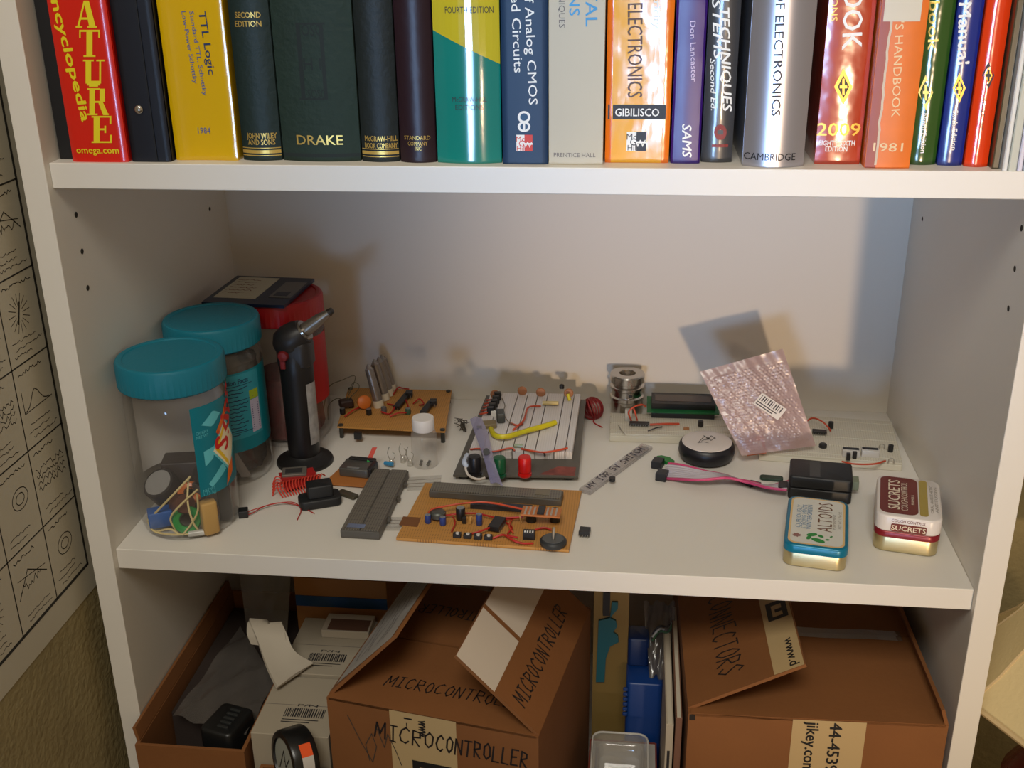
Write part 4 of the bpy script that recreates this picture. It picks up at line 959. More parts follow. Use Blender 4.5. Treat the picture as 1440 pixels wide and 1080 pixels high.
for pts, m, r in ((((601, 727, .3), (606, 717, .9), (625, 712, 1.0), (660, 707, 1.1), (690, 707, 1.1), (735, 716, 1.2)), redw2, .1), (((608, 728, .2), (640, 723, .5), (670, 722, .5), (700, 728, .5), (735, 727, .7)), redw, .09),
                  (((655, 752, .1), (672, 748, .4), (688, 742, .5), (705, 732, .4), (730, 728, .4)), redw, .09), (((693, 757, .1), (708, 752, .4), (722, 760, .4), (735, 764, .2), (750, 764, .1)), redw, .1), (((712, 735, .2), (720, 742, .4), (714, 752, .3), (728, 756, .2)), redw, .09),
                  (((635, 748, .1), (640, 735, .4), (637, 727, .5)), redw, .07), (((752, 745, .2), (765, 742, .3), (775, 745, .2)), redw, .1), (((720, 730, .2), (716, 740, .5), (722, 750, .2)), redw2, .08), (((733, 735, .2), (731, 725, .9), (733, 722, .3)), mat('tan_lead', (190, 150, 90), .5), .06)):
    wire(B, [onB(u, v, dz) for u, v, dz in pts], m, r)
p = onB(580, 736); MB().slab([onB(561, 738, .02), onB(587, 741, .02), onB(592, 728, .02), onB(567, 726, .02)], .02).build('brown_patch', mat('darker_brown', (120, 76, 42), .6), B)  # flat patch of darker brown near the board's left edge
# loose chip at right of it
cp_ = at(822, 754, z=0); lc_ = thing('loose_chip', 'small black chip lying right of the tan prototype board', 'chip', (cp_.x, cp_.y, Z0))
chip(lc_, cp_.x, cp_.y + .2, Z0, 1.0, 1.1, -.1, .45, 'package', 4)

# --- breadboard station
ST = thing('breadboard_station', 'white breadboards on a dark metal base with three binding posts', 'breadboard', (35, 27, Z0))
stm = mat('dark_steel_base', (92, 88, 81), .45, .15, var=(40, .12))
zt2 = .75
KS = .068
def slope(u, v, z):
    # point on the station, which rises towards the back
    p = at(u, v, z=z)
    for _ in range(8): p = at(u, v, z=z + KS * max(0, p.y - 17.5))
    p.y = min(p.y, 36.6); return p
q = [slope(637, 668, zt2), slope(813, 670, zt2), slope(824, 562, zt2), slope(684, 556, zt2)]
MB().slab(q, .22).build('base_plate', stm, ST)
for p in (q[0] + Vector((1, 1, 0)), q[1] + Vector((-1, 1, 0)), q[2] + Vector((-1, -1, 0)), q[3] + Vector((1, -1, 0))): MB().lathe([(.5, 0), (.6, .1), (.6, p.z - .2)], (p.x, p.y, Z0), 12).build('rubber_foot', icm, ST)
MB().slab([slope(751, 667, zt2 + .02), slope(808, 669, zt2 + .02), slope(810, 657, zt2 + .02), slope(757, 655, zt2 + .02)], .012).build('printed_plate', mat('faded_red_print', (132, 66, 58), .6, var=(80, .4)), ST)
wbm = dots('white_breadboard', (214, 208, 206), (190, 184, 182), .254, .2, .5); wbs = mat('white_breadboard_side', (208, 202, 202), .5)
zw = zt2 + .9
e0, e1, e2, e3 = slope(659, 634, zw), slope(805, 636, zw), slope(817, 554, zw), slope(690, 552, zw)
def quad(s, t): return e0.lerp(e1, s).lerp(e3.lerp(e2, s), t)
cuts = [0, .13, .31, .42, .53, .64, .82, .93, 1]
for k in range(len(cuts) - 1):
    g = .0035 if k % 2 else .006
    s0, s1 = cuts[k] + g, cuts[k + 1] - g
    MB().slab([quad(s0, 0), quad(s1, 0), quad(s1, 1), quad(s0, 1)], .85).build('breadboard_strip', wbm, ST)
def onS(u, v, dz=0): return slope(u, v, zw + dz)
for u, v, m, z_ in ((668, 655, mat('post_black', (24, 24, 30), .35), 0), (702.5, 657, mat('post_green', (6, 84, 50), .35), 0), (738, 656, mat('post_red', (206, 20, 18), .35), 0)):
    p = at(u, v + 13, z=zt2)
    o = MB().lathe([(.62, 0), (.7, .1), (.7, .35), (.55, .42), (.55, .5), (.66, .55), (.68, 1.9), (.6, 2.15), (.05, 2.2)], (p.x, p.y, zt2), 24).build('binding_post', m, ST, smooth=35)
ylw = mat('yellow_tubing', (206, 192, 30), .4)
wire(ST, [onS(u, v, dz) for u, v, dz in ((690, 603, .35), (696, 612, .55), (712, 614, .6), (740, 606, .55), (765, 599, .45), (781, 594, .3))], ylw, .3, 'yellow_tube')
for pts, m, r in ((((661, 632, .15), (676, 631, .3), (693, 635, .15), (718, 630, .35), (724, 634, .15)), redw2, .1), (((733, 631, .15), (748, 634, .3), (765, 636, .25), (785, 633, .25), (798, 630, .15)), redw2, .11), (((721, 605, .1), (728, 599, .5), (737, 590, .6), (742, 574, .6), (752, 571, .4), (760, 571, .15)), redw2, .11),
                  (((706, 560, .1), (710, 570, .6), (708, 580, .7), (714, 592, .6), (722, 597, .2)), mat('grey_brown_lead', (110, 100, 84), .4), .05), (((718, 595, .1), (727, 598, .25), (735, 596, .1)), redw2, .11), (((765, 637, .1), (766, 640, .1), (766, 641, .0)), blk, .1)):
    wire(ST, [onS(u, v, dz) for u, v, dz in pts], m, r)
for k in range(5):
    p = onS(700 - 2.6 * k, 562 + 5.2 * k); MB().rbox((p.x, p.y, p.z), (.75, .55, .95), .1, .06, rz=.2).build('dip_switch', icm, ST)
    wire(ST, [onS(694 - 2.2 * k, 561 + 4.8 * k, .4), onS(690 - 2.3 * k, 562 + 4.8 * k, .5), onS(684 - 2.2 * k, 563 + 4.8 * k, .1)], redw2, .1)
p = onS(704, 592); MB().rbox((p.x, p.y, p.z), (.9, 1.5, 1.2), .2, .15, rz=.2).build('relay', mat('dark_grey_part', (66, 68, 66), .45), ST)
p = onS(698, 588); MB().rbox((p.x, p.y + .4, p.z), (1.3, .5, .6), .1, .06, rz=-.5).build('white_terminal', wht, ST)
p = onS(691, 600); MB().rbox((p.x - .3, p.y, p.z), (1.7, 1.3, .5), .15, .08, rz=.2).build('tarnished_part', mat('tarnish', (140, 124, 92), .45, .3), ST)
for u, v in ((735, 552), (761, 554), (800, 555), (697, 557)): p = onS(u, v); MB().lathe([(.45, -.12), (.55, 0), (.45, .12)], (p.x, p.y - .5, p.z + .42), 16, M=RX(1.5)).build('disc_capacitor', mat('brown_disc', (170, 112, 72), .45), ST, smooth=40)
p = onS(774, 571); MB().cyl((p.x - .9, p.y, p.z + .35), (p.x + .9, p.y + .1, p.z + .35), .24, n=12).build('film_resistor', mat('resistor_cream', (206, 186, 128), .45), ST, smooth=40); MB().cyl((p.x - .9, p.y + .35, p.z + .2), (p.x + .9, p.y + .45, p.z + .2), .16, n=10).build('film_resistor', mat('resistor_brown', (120, 92, 60), .45), ST)
p = onS(790, 551); MB().lathe([(.28, .5), (.28, .9), (.1, 1.0)], (p.x, p.y - .1, p.z), 10).build('transistor', icm, ST); p = onS(801, 563); MB().cyl((p.x, p.y, p.z), (p.x - .2, p.y + .2, p.z + .7), .2, n=10).build('yellow_part', ylw, ST)
p = onS(729, 630); MB().cyl((p.x - .45, p.y, p.z + .25), (p.x + .45, p.y, p.z + .25), .2, n=10).build('glass_diode', mat('pale_green_part', (150, 160, 130), .3), ST)
wire(ST, [at(656, 648, z=1.6), at(655, 660, z=1.5), at(660, 669, z=1.1), at(672, 674, z=.95), at(682, 672, z=.95)], mat('white_wire', (222, 214, 206), .4), .13)
wire(ST, [at(657, 640, z=1.9), at(653, 650, z=1.9), at(657, 657, z=1.5)], mat('pale_blue_tape', (190, 200, 220), .4), .28)
# clear folded strip across the station
vt = film('violet_antistatic', (150, 146, 184), .5, .14, .12)
cs = thing('antistatic_tube', 'translucent violet strip leaning over the binding posts', 'strip', (at(700, 690, z=0).x, at(700, 690, z=0).y, Z0))
L0 = [at(u, v, z=z) for u, v, z in ((661, 590, 3.4), (668, 610, 3.2), (676, 632, 3.05), (682, 650, 2.95), (690, 680, 1.9))]; L1 = [at(u, v, z=z) for u, v, z in ((677, 588, 3.4), (686, 610, 3.2), (691, 632, 3.05), (695, 650, 2.95), (707, 684, 1.9))]
MB().grid([[a, (a + b) / 2 + Vector((0, 0, .25)), b] for a, b in zip(curve(L0, 3), curve(L1, 3))], .05).build('film', vt, cs, smooth=60)
MB().cyl(at(684, 635, z=3.35), at(684, 635, z=3.65), .35, n=12).build('dark_plug', icm, cs)
p = at(674, 601, z=3.5); MB().box((p.x, p.y, p.z + .05), (.5, .5, .06), rz=.2).build('grey_mark', mat('grey_mark', (112, 110, 120), .5), cs)
# wire clump behind the left side
cl = thing('lead_clump', 'dark tangle of clipped leads left of the breadboard station', 'wire clump', (at(658, 597, z=0).x - .2, at(658, 597, z=0).y, Z0))
p = at(655, 597, z=.7); rr = random.Random(12)
for k in range(14):
    a = rr.uniform(0, 2 * PI); MB().tube([p + Vector((rr.uniform(-.9, .2), rr.uniform(-.7, .7), -.62)), p + Vector((rr.uniform(-.7, .1), rr.uniform(-.6, .6), rr.uniform(0, .5))), p + Vector((math.cos(a) * .9 - .4, math.sin(a) * .8, rr.uniform(-.2, .7)))], .045, 5, smooth=3).build('lead', mat('dull_lead', (84, 76, 66), .45, .3), cl)
# --- coil of dark red wire
cw = thing('wire_coil', 'coil of dark red wire behind the breadboard station', 'wire', (at(834, 588, z=0).x, at(834, 588, z=0).y + .8, Z0))
p = at(833, 578, z=1.0); drw = mat('dark_red_wire', (128, 14, 20), .4)
for k in range(10):
    R_ = 1.25 - .07 * (k % 4); Mx = RX(.85 + .12 * k, .5 - .22 * k); MB().tube([Mx @ Vector((R_ * math.cos(t * PI / 9), R_ * math.sin(t * PI / 9), -.25 + .05 * k)) + p + Vector((0, .5, .1)) for t in range(19)], .11, 6, smooth=2).build('turn', drw, cw, smooth=60)
MB().tube([p + Vector((.3, -.3, -.7)), at(835, 594, z=.1), at(847, 601, z=.08)], .07, 6).build('loose_end', redw, cw)
# --- stacked aluminium pulley
sc_ = (46.2, 35.5)
al = mat('turned_aluminium', (196, 192, 186), .2, 1., bump=(90, .05))
PU = thing('aluminium_pulley', 'polished aluminium stepped pulley standing behind the long white breadboard', 'pulley', (*sc_, Z0))
MB().lathe([(1.78, 0), (1.85, .1), (1.85, 1.75), (1.95, 1.85), (1.95, 2.2), (1.75, 2.35), (1.75, 3.0), (1.95, 3.15), (1.95, 3.45), (1.7, 3.62), (1.7, 3.85), (1.98, 4.0), (2.0, 4.75), (1.9, 4.9), (.95, 4.9), (.9, 4.8), (.9, 3.2), (.05, 3.2)], (*sc_, Z0), 48).build('body', al, PU, smooth=30)
an = math.atan2(CAM.y - sc_[1], CAM.x - sc_[0]); p = pol(sc_, 1.72, an + .25, 2.7); MB().cyl(p, pol(sc_, 1.8, an + .25, 2.7), .2, n=10).build('set_screw', icm, PU)
# --- long white breadboards
cbm = dots('cream_breadboard', (206, 200, 184), (178, 170, 152), .254, .2, .5); cbs = mat('cream_breadboard_side', (214, 208, 192), .5)
fl, fr_ = Vector((44.45, 27.3, 0)), Vector((60.0, 27.5, 0))
LB = breadboard('long_breadboard', 'long white breadboard with green display board and jumpers', fl, fr_, 5.6, 1.0, cbm, cbs, (1.0, 2.8, 4.6))
def onL(u, v, dz=0): return at(u, v, z=1.0 + dz)
pcb = mat('green_pcb', (22, 104, 54), .45)
x0 = at(910, 597, z=1.9).x
lcd = thing('lcd_module', 'green display board with a dark bezel behind the bubble bag', 'display', (x0 + 4, 33.6, 1.0))
MB().slab([Vector((x0, 31.9, 1.75)), Vector((x0 + 8, 31.9, 1.75)), Vector((x0 + 8, 35.6, 2.05)), Vector((x0, 35.6, 2.05))], .16).build('circuit_board', pcb, lcd)
MB().slab([Vector((x0 + .5, 32.5, 2.5)), Vector((x0 + 7.6, 32.5, 2.5)), Vector((x0 + 7.6, 35.1, 2.75)), Vector((x0 + .5, 35.1, 2.75))], .75).build('bezel', mat('black_bezel', (30, 28, 27), .35), lcd)
MB().slab([Vector((x0 + .9, 33.1, 2.585)), Vector((x0 + 7.2, 33.1, 2.585)), Vector((x0 + 7.2, 34.6, 2.73)), Vector((x0 + .9, 34.6, 2.73))], .02).build('screen', mat('dull_lcd', (88, 76, 70), .2), lcd)
mb = MB(); mb.box((x0 + 4, 32.05, 1.3), (7, .25, .6)); mb.build('header', icm, lcd)
for pts, m, r in ((((888, 592, .1), (884, 580, 1.4), (892, 572, 2.0), (903, 569, 2.0), (908, 572, 1.3)), redw2, .1), (((896, 591, .1), (893, 580, 1.2), (890, 572, 1.8)), redw2, .1), (((914, 597, .2), (935, 596, .3), (955, 596, .1)), redw2, .13), (((870, 598, .1), (874, 605, .3), (879, 611, .1)), mat('grey_wire', (150, 144, 132), .4), .05), (((911, 606, .1), (922, 602, .4), (931, 600, .1)), icm, .07)):
    wire(LB, [onL(u, v, dz) for u, v, dz in pts], m, r)
p = onL(886, 593); MB().rbox((p.x - .2, p.y + .3, 1.0), (.8, .5, 1.4), .1, .06).build('trimmer', mat('pale_grey_part', (176, 174, 166), .45), LB)
p = onL(899, 599); chip(LB, p.x, p.y, 1.0, 2.2, .7, 0, .3, 'chip', 8)
p = onL(985, 600); MB().lathe([(.3, .1), (.3, .7), (.1, .75)], (p.x, p.y, 1.0), 10).build('transistor', icm, LB)
p = onL(965, 604); MB().box((p.x, p.y, 1.15), (.6, .3, .25)).build('resistor', mat('tan_brown_part', (172, 120, 80), .5), LB)
# right hand breadboard pair
fl, fr_ = Vector((60.2, 24.0, 0)), Vector((74.55, 22.6, 0))
RBb = breadboard('white_breadboard', 'white breadboard pair in the right corner behind the bubble bag', fl, fr_, 10.6, .95, cbm, cbs, (.9, 3.1, 5.2, 7.4, 9.6))
def onR(u, v, dz=0): return at(u, v, z=.95 + dz)
wire(RBb, [onR(u, v, dz) for u, v, dz in ((1130, 596, .2), (1142, 588, .9), (1155, 592, 1.1), (1164, 600, .7), (1168, 606, .1))], redw2, .1)
wire(RBb, [onR(u, v, dz) for u, v, dz in ((1184, 649, .1), (1198, 652, .2), (1215, 653, .2), (1232, 652, .2), (1245, 648, .1))], redw2, .1)
p = onR(1152, 611); chip(RBb, p.x, p.y, .95, 1.5, .7, -.1, .35, 'chip', 6)
for u, v in ((1168, 596), (1252, 629)): p = onR(u, v + 6); MB().lathe([(.28, 0), (.28, .75), (.1, .8)], (p.x, p.y, .95), 10).build('transistor', icm, RBb)
p = onR(1157, 629); MB().lathe([(.42, 0), (.42, .35), (.3, .45)], (p.x, p.y, .95), 14).build('button', icm, RBb)
for u in (1196, 1223):
    p = onR(u, 641); o = MB().rbox((p.x, p.y, .95), (1.75, .9, .75), .04, .04, rz=-.08).build('dip_switch', mat('white_switch_body', (206, 202, 198), .45), RBb)
    MB().box((p.x, p.y + .15, 1.71), (1.6, .5, .04), rz=-.08).build('slider_window', icm, o)
for u, v in ((1192, 646), (1201, 644)): p = onR(u, v); MB().rbox((p.x, p.y - .15, .95), (.4, .35, .8), .06, .04).build('transistor', icm, RBb)
for u, v in ((1240, 632), (1253, 652)): p = onR(u, v); MB().tube([p + Vector((-.3, 0, 0)), p + Vector((-.2, .1, .5)), p + Vector((.2, .1, .5)), p + Vector((.3, 0, 0))], .04, 5).build('lead_loop', pinm, RBb)

# --- round puck
pk = (54.75, 24.2)
PK = thing('round_puck', 'round black sided puck with a white scribbled top', 'gadget', (*pk, Z0))
MB().lathe([(2.3, 0), (2.75, .25), (2.95, .9), (2.9, 1.5), (2.7, 1.85), (2.6, 1.9)], (*pk, Z0), 44).build('shell', mat('black_shell', (26, 26, 32), .4), PK, smooth=50)
MB().lathe([(2.62, 1.82), (2.6, 1.95), (2.3, 2.05), (1.2, 2.1), (.05, 2.1)], (*pk, Z0), 44).build('top_cover', mat('white_satin', (206, 196, 190), .35), PK, smooth=50)
mb = MB(); rr = random.Random(8); Fp = lambda a, b: Vector((pk[0] + a, pk[1] + b, 2.125))
for s in ([(-.9, -.7), (-.2, .9), (.1, .2), (.5, 1.0), (.9, .3)], [(-.6, -.4), (.2, .5), (.4, -.2), (.9, .6)], [(-1.0, -.9), (-.4, -.6), (.1, -.8)], [(-.3, 1.0), (.3, .1), (-.2, -.1)]): ribbon(mb, s, .08, Fp)
mb.build('scribble', ink, PK)
# --- antistatic strip with handwriting
a = at(822, 692, z=.2); b = at(910, 628, z=.2); dd = (b - a); Ls = dd.length; ux = dd.normalized(); uy = Vector((-ux.y, ux.x, 0))
TS = thing('antistatic_strip', 'clear antistatic tube with handwritten marker, lying on the shelf', 'strip', (a.x, a.y, Z0))
ctm = film('clear_antistatic', (176, 170, 172), .72, .14, .1)
rzs = math.atan2(ux.y, ux.x); mid = (a + b) / 2
MB().rbox((mid.x, mid.y, Z0), (Ls, 1.35, .42), .06, .05, rz=rzs).build('tube', ctm, TS)
f_ = a.lerp(b, .88); MB().rbox((f_.x, f_.y, .08), (2.3, .9, .25), .05, .04, rz=rzs).build('grey_insert', mat('grey_insert', (104, 102, 104), .4), TS)
mb = MB(); Fs = plane_map((a.x, a.y, .45), ux, uy, .01); hand(mb, 'MY IOR 5V SWITCH', Fs, (.6, -.3), .75, Ls - 1.6, 0, .1, jit=.1); mb.build('handwriting', mat('purple_black_ink', (44, 36, 56), .6), TS)
p = at(861, 675, z=.5); MB().cyl(p + Vector((0, 0, -.1)), p + Vector((0, 0, .3)), .32, n=12).build('black_plug', icm, TS)
# --- programmer box with ribbon cable
bx0, bx1 = at(1110, 702, z=0), at(1199, 711, z=0)
PG = thing('programmer_box', 'black plastic box with grey and pink ribbon cable', 'electronics box', ((bx0.x + bx1.x) / 2, bx0.y + 2, Z0))
d = bx1 - bx0; rzp = math.atan2(d.y, d.x); ctr = (bx0 + bx1) / 2 + Vector((.1, 2.05, 0)); L = d.length
MB().rbox((ctr.x, ctr.y, Z0), (L, 4.1, 1.25), .35, .12, rz=rzp).build('lower_case', mat('black_case', (25, 25, 27), .5), PG, smooth=40)
MB().rbox((ctr.x, ctr.y, 1.27), (L, 4.1, 1.3), .35, .18, rz=rzp).build('upper_case', mat('black_case', (25, 25, 27)), PG, smooth=40)
MB().box((ctr.x - .6, ctr.y, 2.575), (1.0, 3.4, .02), rz=rzp).build('faded_label', mat('grey_black_label', (46, 45, 44), .4), PG)
MB().rbox((ctr.x + L / 2 + .3, ctr.y + .1, .7), (.9, 1.4, .9), .06, .04, rz=rzp).build('port', mat('pale_green_port', (130, 136, 112), .4), PG)
grw = mat('ribbon_grey', (190, 182, 190), .5); pkw = mat('ribbon_pink', (190, 64, 110), .5)
path = [(1108, 683, 1.1), (1080, 684, .7), (1050, 678, .5), (1020, 670, .9), (985, 668, 1.0), (955, 664, .8), (934, 662, .5)]
ce = [at(u, v, z=z) for u, v, z in path]
ceP = curve(ce, 5); nst = len(ceP)
def rib(off):
    out = []
    for i, p in enumerate(ceP):
        t = (ceP[min(i + 1, nst - 1)] - ceP[max(i - 1, 0)]).normalized(); s = Vector((-t.y, t.x, 0)).normalized(); a = .5 * math.sin(i / nst * PI * 1.6)
        out.append(p + (s * math.cos(a) + Vector((0, 0, 1)) * math.sin(a)) * off)
    return out
for k in range(8):
    o_ = -.98 + k * .28; o = MB().tube([Vector((p.x, p.y, max(p.z, .17))) for p in rib(o_)], .148, 6, smooth=1).build('ribbon_wire', pkw if k in (0, 7) else grw, PG, smooth=60)
for u, v, r_ in ((925, 653, .9), (931, 670, .9)): p = at(u, v, z=.3); MB().rbox((p.x, p.y, Z0), (1.1, 1.3, .85), .08, .06, rz=r_ - 1.2).build('ribbon_connector', mat('connector_slate', (34, 35, 42), .45), PG)
p = at(1098, 684, z=1.0); MB().rbox((p.x + .2, p.y, .8), (.9, 1.3, .5), .1, .05, rz=rzp).build('strain_relief', icm, PG)
p = at(1085, 672, z=.2); kg = thing('keyring_tag', 'small dark green tag behind the ribbon cable', 'tag', (p.x, p.y, Z0)); MB().rbox((p.x, p.y, Z0), (2.3, .9, .3), .3, .06, rz=-.1).build('tag_body', mat('dark_green_tag', (34, 60, 46), .4), kg)
p = at(1055, 683, z=0); tag(MB().prism([(p.x - .9, p.y + .5), (p.x, p.y - .45), (p.x + 1.1, p.y + .35), (p.x + .2, p.y + .8)], Z0, .25).build('black_clip', icm), 'flat black clip under the ribbon cable', 'clip')
p = at(937, 647, z=.3); tag(MB().prism([(p.x - 1.0, p.y + .7), (p.x - .5, p.y + .95), (p.x + .35, p.y + .55), (p.x + .85, p.y - .25), (p.x + .75, p.y - .85), (p.x + .1, p.y - .6), (p.x - .6, p.y - .1)], Z0, .4).build('green_pick', mat('green_plastic', (22, 120, 48), .4)), 'leaf shaped green plastic piece beside the cable connectors', 'plastic piece')

# --- bubble wrap bag
TL, TR, BR_, BL_ = Vector((53.75, 26.3, 8.95)), Vector((62.2, 27.4, 11.35)), Vector((66.0, 24.4, 1.75)), Vector((58.3, 22.6, 1.15))
NU, NV = 88, 124
BG = thing('bubble_bag', 'pink bubble wrap bag with a barcode sticker leaning on the breadboards', 'bag', (61, 24.5, 1.0))
nrm = (TR - TL).cross(BL_ - TL).normalized()
if nrm.y > 0: nrm = -nrm
rr = random.Random(21)
def bag_pt(s, t, side):
    p = TL.lerp(TR, s).lerp(BL_.lerp(BR_, s), t)
    e = min(s, 1 - s, t, 1 - t) * 8; e = min(e, 1)
    belly = .45 * math.sin(PI * s) * math.sin(PI * min(1, t * 1.02)) ** .6 * (.6 + .9 * t)
    u, v = s * 22, t * 31; row = int(v); uu = u + (.5 if row % 2 else 0); du, dv = uu - math.floor(uu) - .5, v - row - .5
    hs = math.sin(math.floor(uu) * 12.9898 + row * 78.233) * 43758.5453; hs -= math.floor(hs)
    bub = .13 * hs * max(0, 1 - (du * du + dv * dv) * 5) ** .5 if t > .1 else 0
    wr = .12 * math.sin(s * 9 + t * 5) * math.sin(t * 7 - s * 4) + .05 * math.sin(s * 31 + t * 13) * math.sin(t * 27 - s * 17)
    return p + nrm * side * (belly * e + bub * e) + nrm * wr
bubm = film('bubble_wrap', (218, 186, 184), .36, .13, .3, .45)
mb = MB()
for side in (1, -1): mb.grid([[bag_pt(i / NU, j / NV, side * 1.0) for i in range(NU + 1)] for j in range(NV + 1)])
mb.build('wrap', bubm, BG, smooth=70)
def bagF(lift): return lambda s, t: bag_pt(s, t, 1.0) * 1 + nrm * (lift + .12)
mb = MB(); Fb = bagF(.1)
cx, cy = .60, .53
def sk(a, b):
    # sticker frame: a,b in cm around its centre, turned on the bag
    c, s = math.cos(1.0), math.sin(1.0); x, y = a * c - b * s, a * s + b * c
    base = TL.lerp(TR, cx).lerp(BL_.lerp(BR_, cx), cy); U = (TR - TL).normalized(); V_ = (BL_ - TL).normalized()
    return base + nrm * .78 + U * x + V_ * y
mb.add([sk(-1.4, -.8), sk(1.4, -.8), sk(1.4, .8), sk(-1.4, .8)], [(0, 1, 2, 3)]); mb.build('sticker', mat('white_sticker', (224, 214, 206), .5), BG)
mb = MB(); L_ = lambda a, b: sk(a, b) + nrm * .02
for k in range(11): rect(mb, L_, -1.2 + k * .22, -.65, -1.2 + k * .22 + (.12 if k % 3 else .06), .05)
for k in range(2): rect(mb, L_, -1.25, .22 + .28 * k, .9 - .3 * k, .34 + .28 * k)
mb.build('barcode', mat('grey_black_ink', (66, 58, 58), .6), BG)
p = at(1063, 632, y=22.9); md = thing('bagged_module', 'small orange module with white chip at the bottom of the bubble bag', 'component', (p.x, p.y, p.z - 1.0))
MB().box((p.x, p.y + .9, p.z), (2.0, .25, 1.9), M=Matrix.Rotation(-.2, 3, 'Y') @ Matrix.Rotation(-.4, 3, 'X')).build('board', mat('orange_module', (206, 110, 62), .5), md)
MB().box((p.x + .25, p.y + .7, p.z), (.95, .25, 1.15), M=Matrix.Rotation(-.2, 3, 'Y') @ Matrix.Rotation(-.4, 3, 'X')).build('chip', mat('white_chip', (222, 206, 196), .5), md)

# --- tins
tinm = mat('bare_tin', (196, 182, 140), .32, .85, bump=(60, .05))
def tin(name, label, fl, fr, dep, hb, hl, lidmat, r=.9):
    d = fr - fl; L = d.length; rz = math.atan2(d.y, d.x); t = thing(name, label, 'tin', (fl.x, fl.y, Z0), rz)
    MB().rbox((L / 2, dep / 2, 0), (L - .12, dep - .12, hb + .3), r, .12, n=8).build('box', tinm, t, local=True, smooth=40)
    lo = MB().rbox((L / 2, dep / 2, hb), (L, dep, hl), r + .04, .18, n=8).build('lid', lidmat, t, local=True, smooth=40)
    return t, L, lo
def rrect(x0, y0, x1, y1, r, n=5):
    P = []
    for k, (cx, cy) in enumerate(((x1 - r, y1 - r), (x0 + r, y1 - r), (x0 + r, y0 + r), (x1 - r, y0 + r))):
        for i in range(n + 1): a = (k + i / n) * PI / 2; P.append((cx + r * math.cos(a), cy + r * math.sin(a)))
    return P
def flat(parent, root, pts, z, m, name):
    mb = MB(); mb.add([(x, y, z) for x, y in pts], [list(range(len(pts)))]); o = mb.build(name, m, parent, local=True); return o
def ttext(parent, body, x, y, z, h, m, rot=90, width=None, name='lettering', **kw):
    mb = MB(); put_text(mb, body, lambda a, b: Vector((a, b, z)), (x, y), h, rot, width, **kw); return mb.build(name, m, parent, local=True)
a, b = at(1099, 796, z=0), at(1190, 808, z=0)
t, L, lid = tin('mint_tin', 'mint tin with a teal edged lid lettered ALTOIDS', a + Vector((0, .15, 0)), b + Vector((0, .15, 0)), 9.3, 1.25, .95, mat('teal_tin_lid', (6, 112, 142), .3, .2))
zl = 2.215
flat(lid, t, rrect(.32, .32, L - .32, 9.0, .75), zl, mat('tin_gold_border', (214, 178, 118), .35), 'border_print'); flat(lid, t, rrect(.5, .5, L - .5, 8.8, .65), zl + .012, mat('tin_cream_panel', (206, 204, 194), .35), 'lid_panel')
tz = zl + .025; bi = mat('tin_blue_ink', (98, 136, 170), .5)
ttext(lid, 'ALTOIDS', L * .62, 5.6, tz, 1.25, mat('tin_brown_ink', (112, 72, 46), .5), 90, 5.4, spacing=1.2)
for k, (s_, ln_) in enumerate((('CURIOUSLY', 4.3), ('STRONG MINTS', 4.5), ('WINTERGREEN', 4.6))): ttext(lid, s_, L * (.2 + .085 * k), 5.3, tz, .42, bi, 90, ln_)
ttext(lid, 'PEPPERMINT', L * .77, 4.9, tz, .25, mat('tin_grey_ink', (150, 140, 130), .5), 90, 2.8); ttext(lid, 'NET WT 1.76 OZ', L * .86, 5.3, tz, .25, mat('tin_grey_ink', (150, 140, 130), .5), 90, 3.2)
gp = mat('tin_green_print', (36, 132, 52), .5)
for x, y, rx, ry, an in ((2.35, 2.1, .5, .28, .5), (2.9, 1.2, .62, .32, -.35), (2.1, 1.5, .35, .2, 1.2), (3.1, 2.0, .3, .2, -.7), (3.7, 1.5, .2, .14, .4), (4.0, 2.1, .18, .1, 1.0)):
    flat(lid, t, [(x + rx * math.cos(i * PI / 8) * math.cos(an) - ry * math.sin(i * PI / 8) * math.sin(an), y + rx * math.cos(i * PI / 8) * math.sin(an) + ry * math.sin(i * PI / 8) * math.cos(an)) for i in range(16)], tz, gp, 'leaf_print')
flat(lid, t, [(1.05 + (.42 if i % 2 else .26) * math.cos(i * PI / 7), 1.75 + (.42 if i % 2 else .26) * math.sin(i * PI / 7)) for i in range(14)], tz, mat('tin_rose_print', (140, 96, 90), .5), 'flower_print')
a, b = at(1226, 774, z=0), at(1319, 787, z=0)
t, L, lid = tin('lozenge_tin', 'taller white and maroon lozenge tin lettered SUCRETS', a + Vector((0, .1, 0)), b + Vector((0, .1, 0)), 8.2, 1.35, .75, mat('maroon_tin_lid', (128, 26, 36), .3, .2), 1.0)
wl = mat('white_tin_lid', (214, 206, 200), .3)
MB().rbox((L / 2, 4.1, 2.0), (L + .02, 8.22, 1.65), 1.05, .2, n=8).build('lid_upper', wl, t, local=True, smooth=40)
zl = 3.665; mr = mat('maroon_print', (110, 44, 36), .4)
flat(lid, t, rrect(.3, .6, L * .64, 7.9, .75), zl, mr, 'lid_panel'); flat(lid, t, rrect(L * .66, .7, L * .79, 7.8, .3), zl, mat('olive_gold_print', (164, 142, 66), .4), 'gold_stripe')
tz = zl + .012; crm = mat('cream_print', (224, 212, 190), .5)
ttext(lid, 'SUCRETS', L * .27, 4.3, tz, 1.0, crm, 90, 5.8, bold=.01); ttext(lid, 'COUGH CONTROL', L * .43, 4.1, tz, .55, crm, 90, 5.6); ttext(lid, 'FORMULA', L * .56, 3.6, tz, .26, crm, 90, 1.9)
for k, (s_, w_) in enumerate((('ORAL ANESTHETIC', 5.4), ('ANTITUSSIVE', 5.0))): ttext(lid, s_, L * (.85 + .07 * k), 4.2, tz, .26, mat('tin_grey_ink', (150, 140, 130), .5), 90, w_)
Ff = lambda a, b: Vector((a, -.035, b))
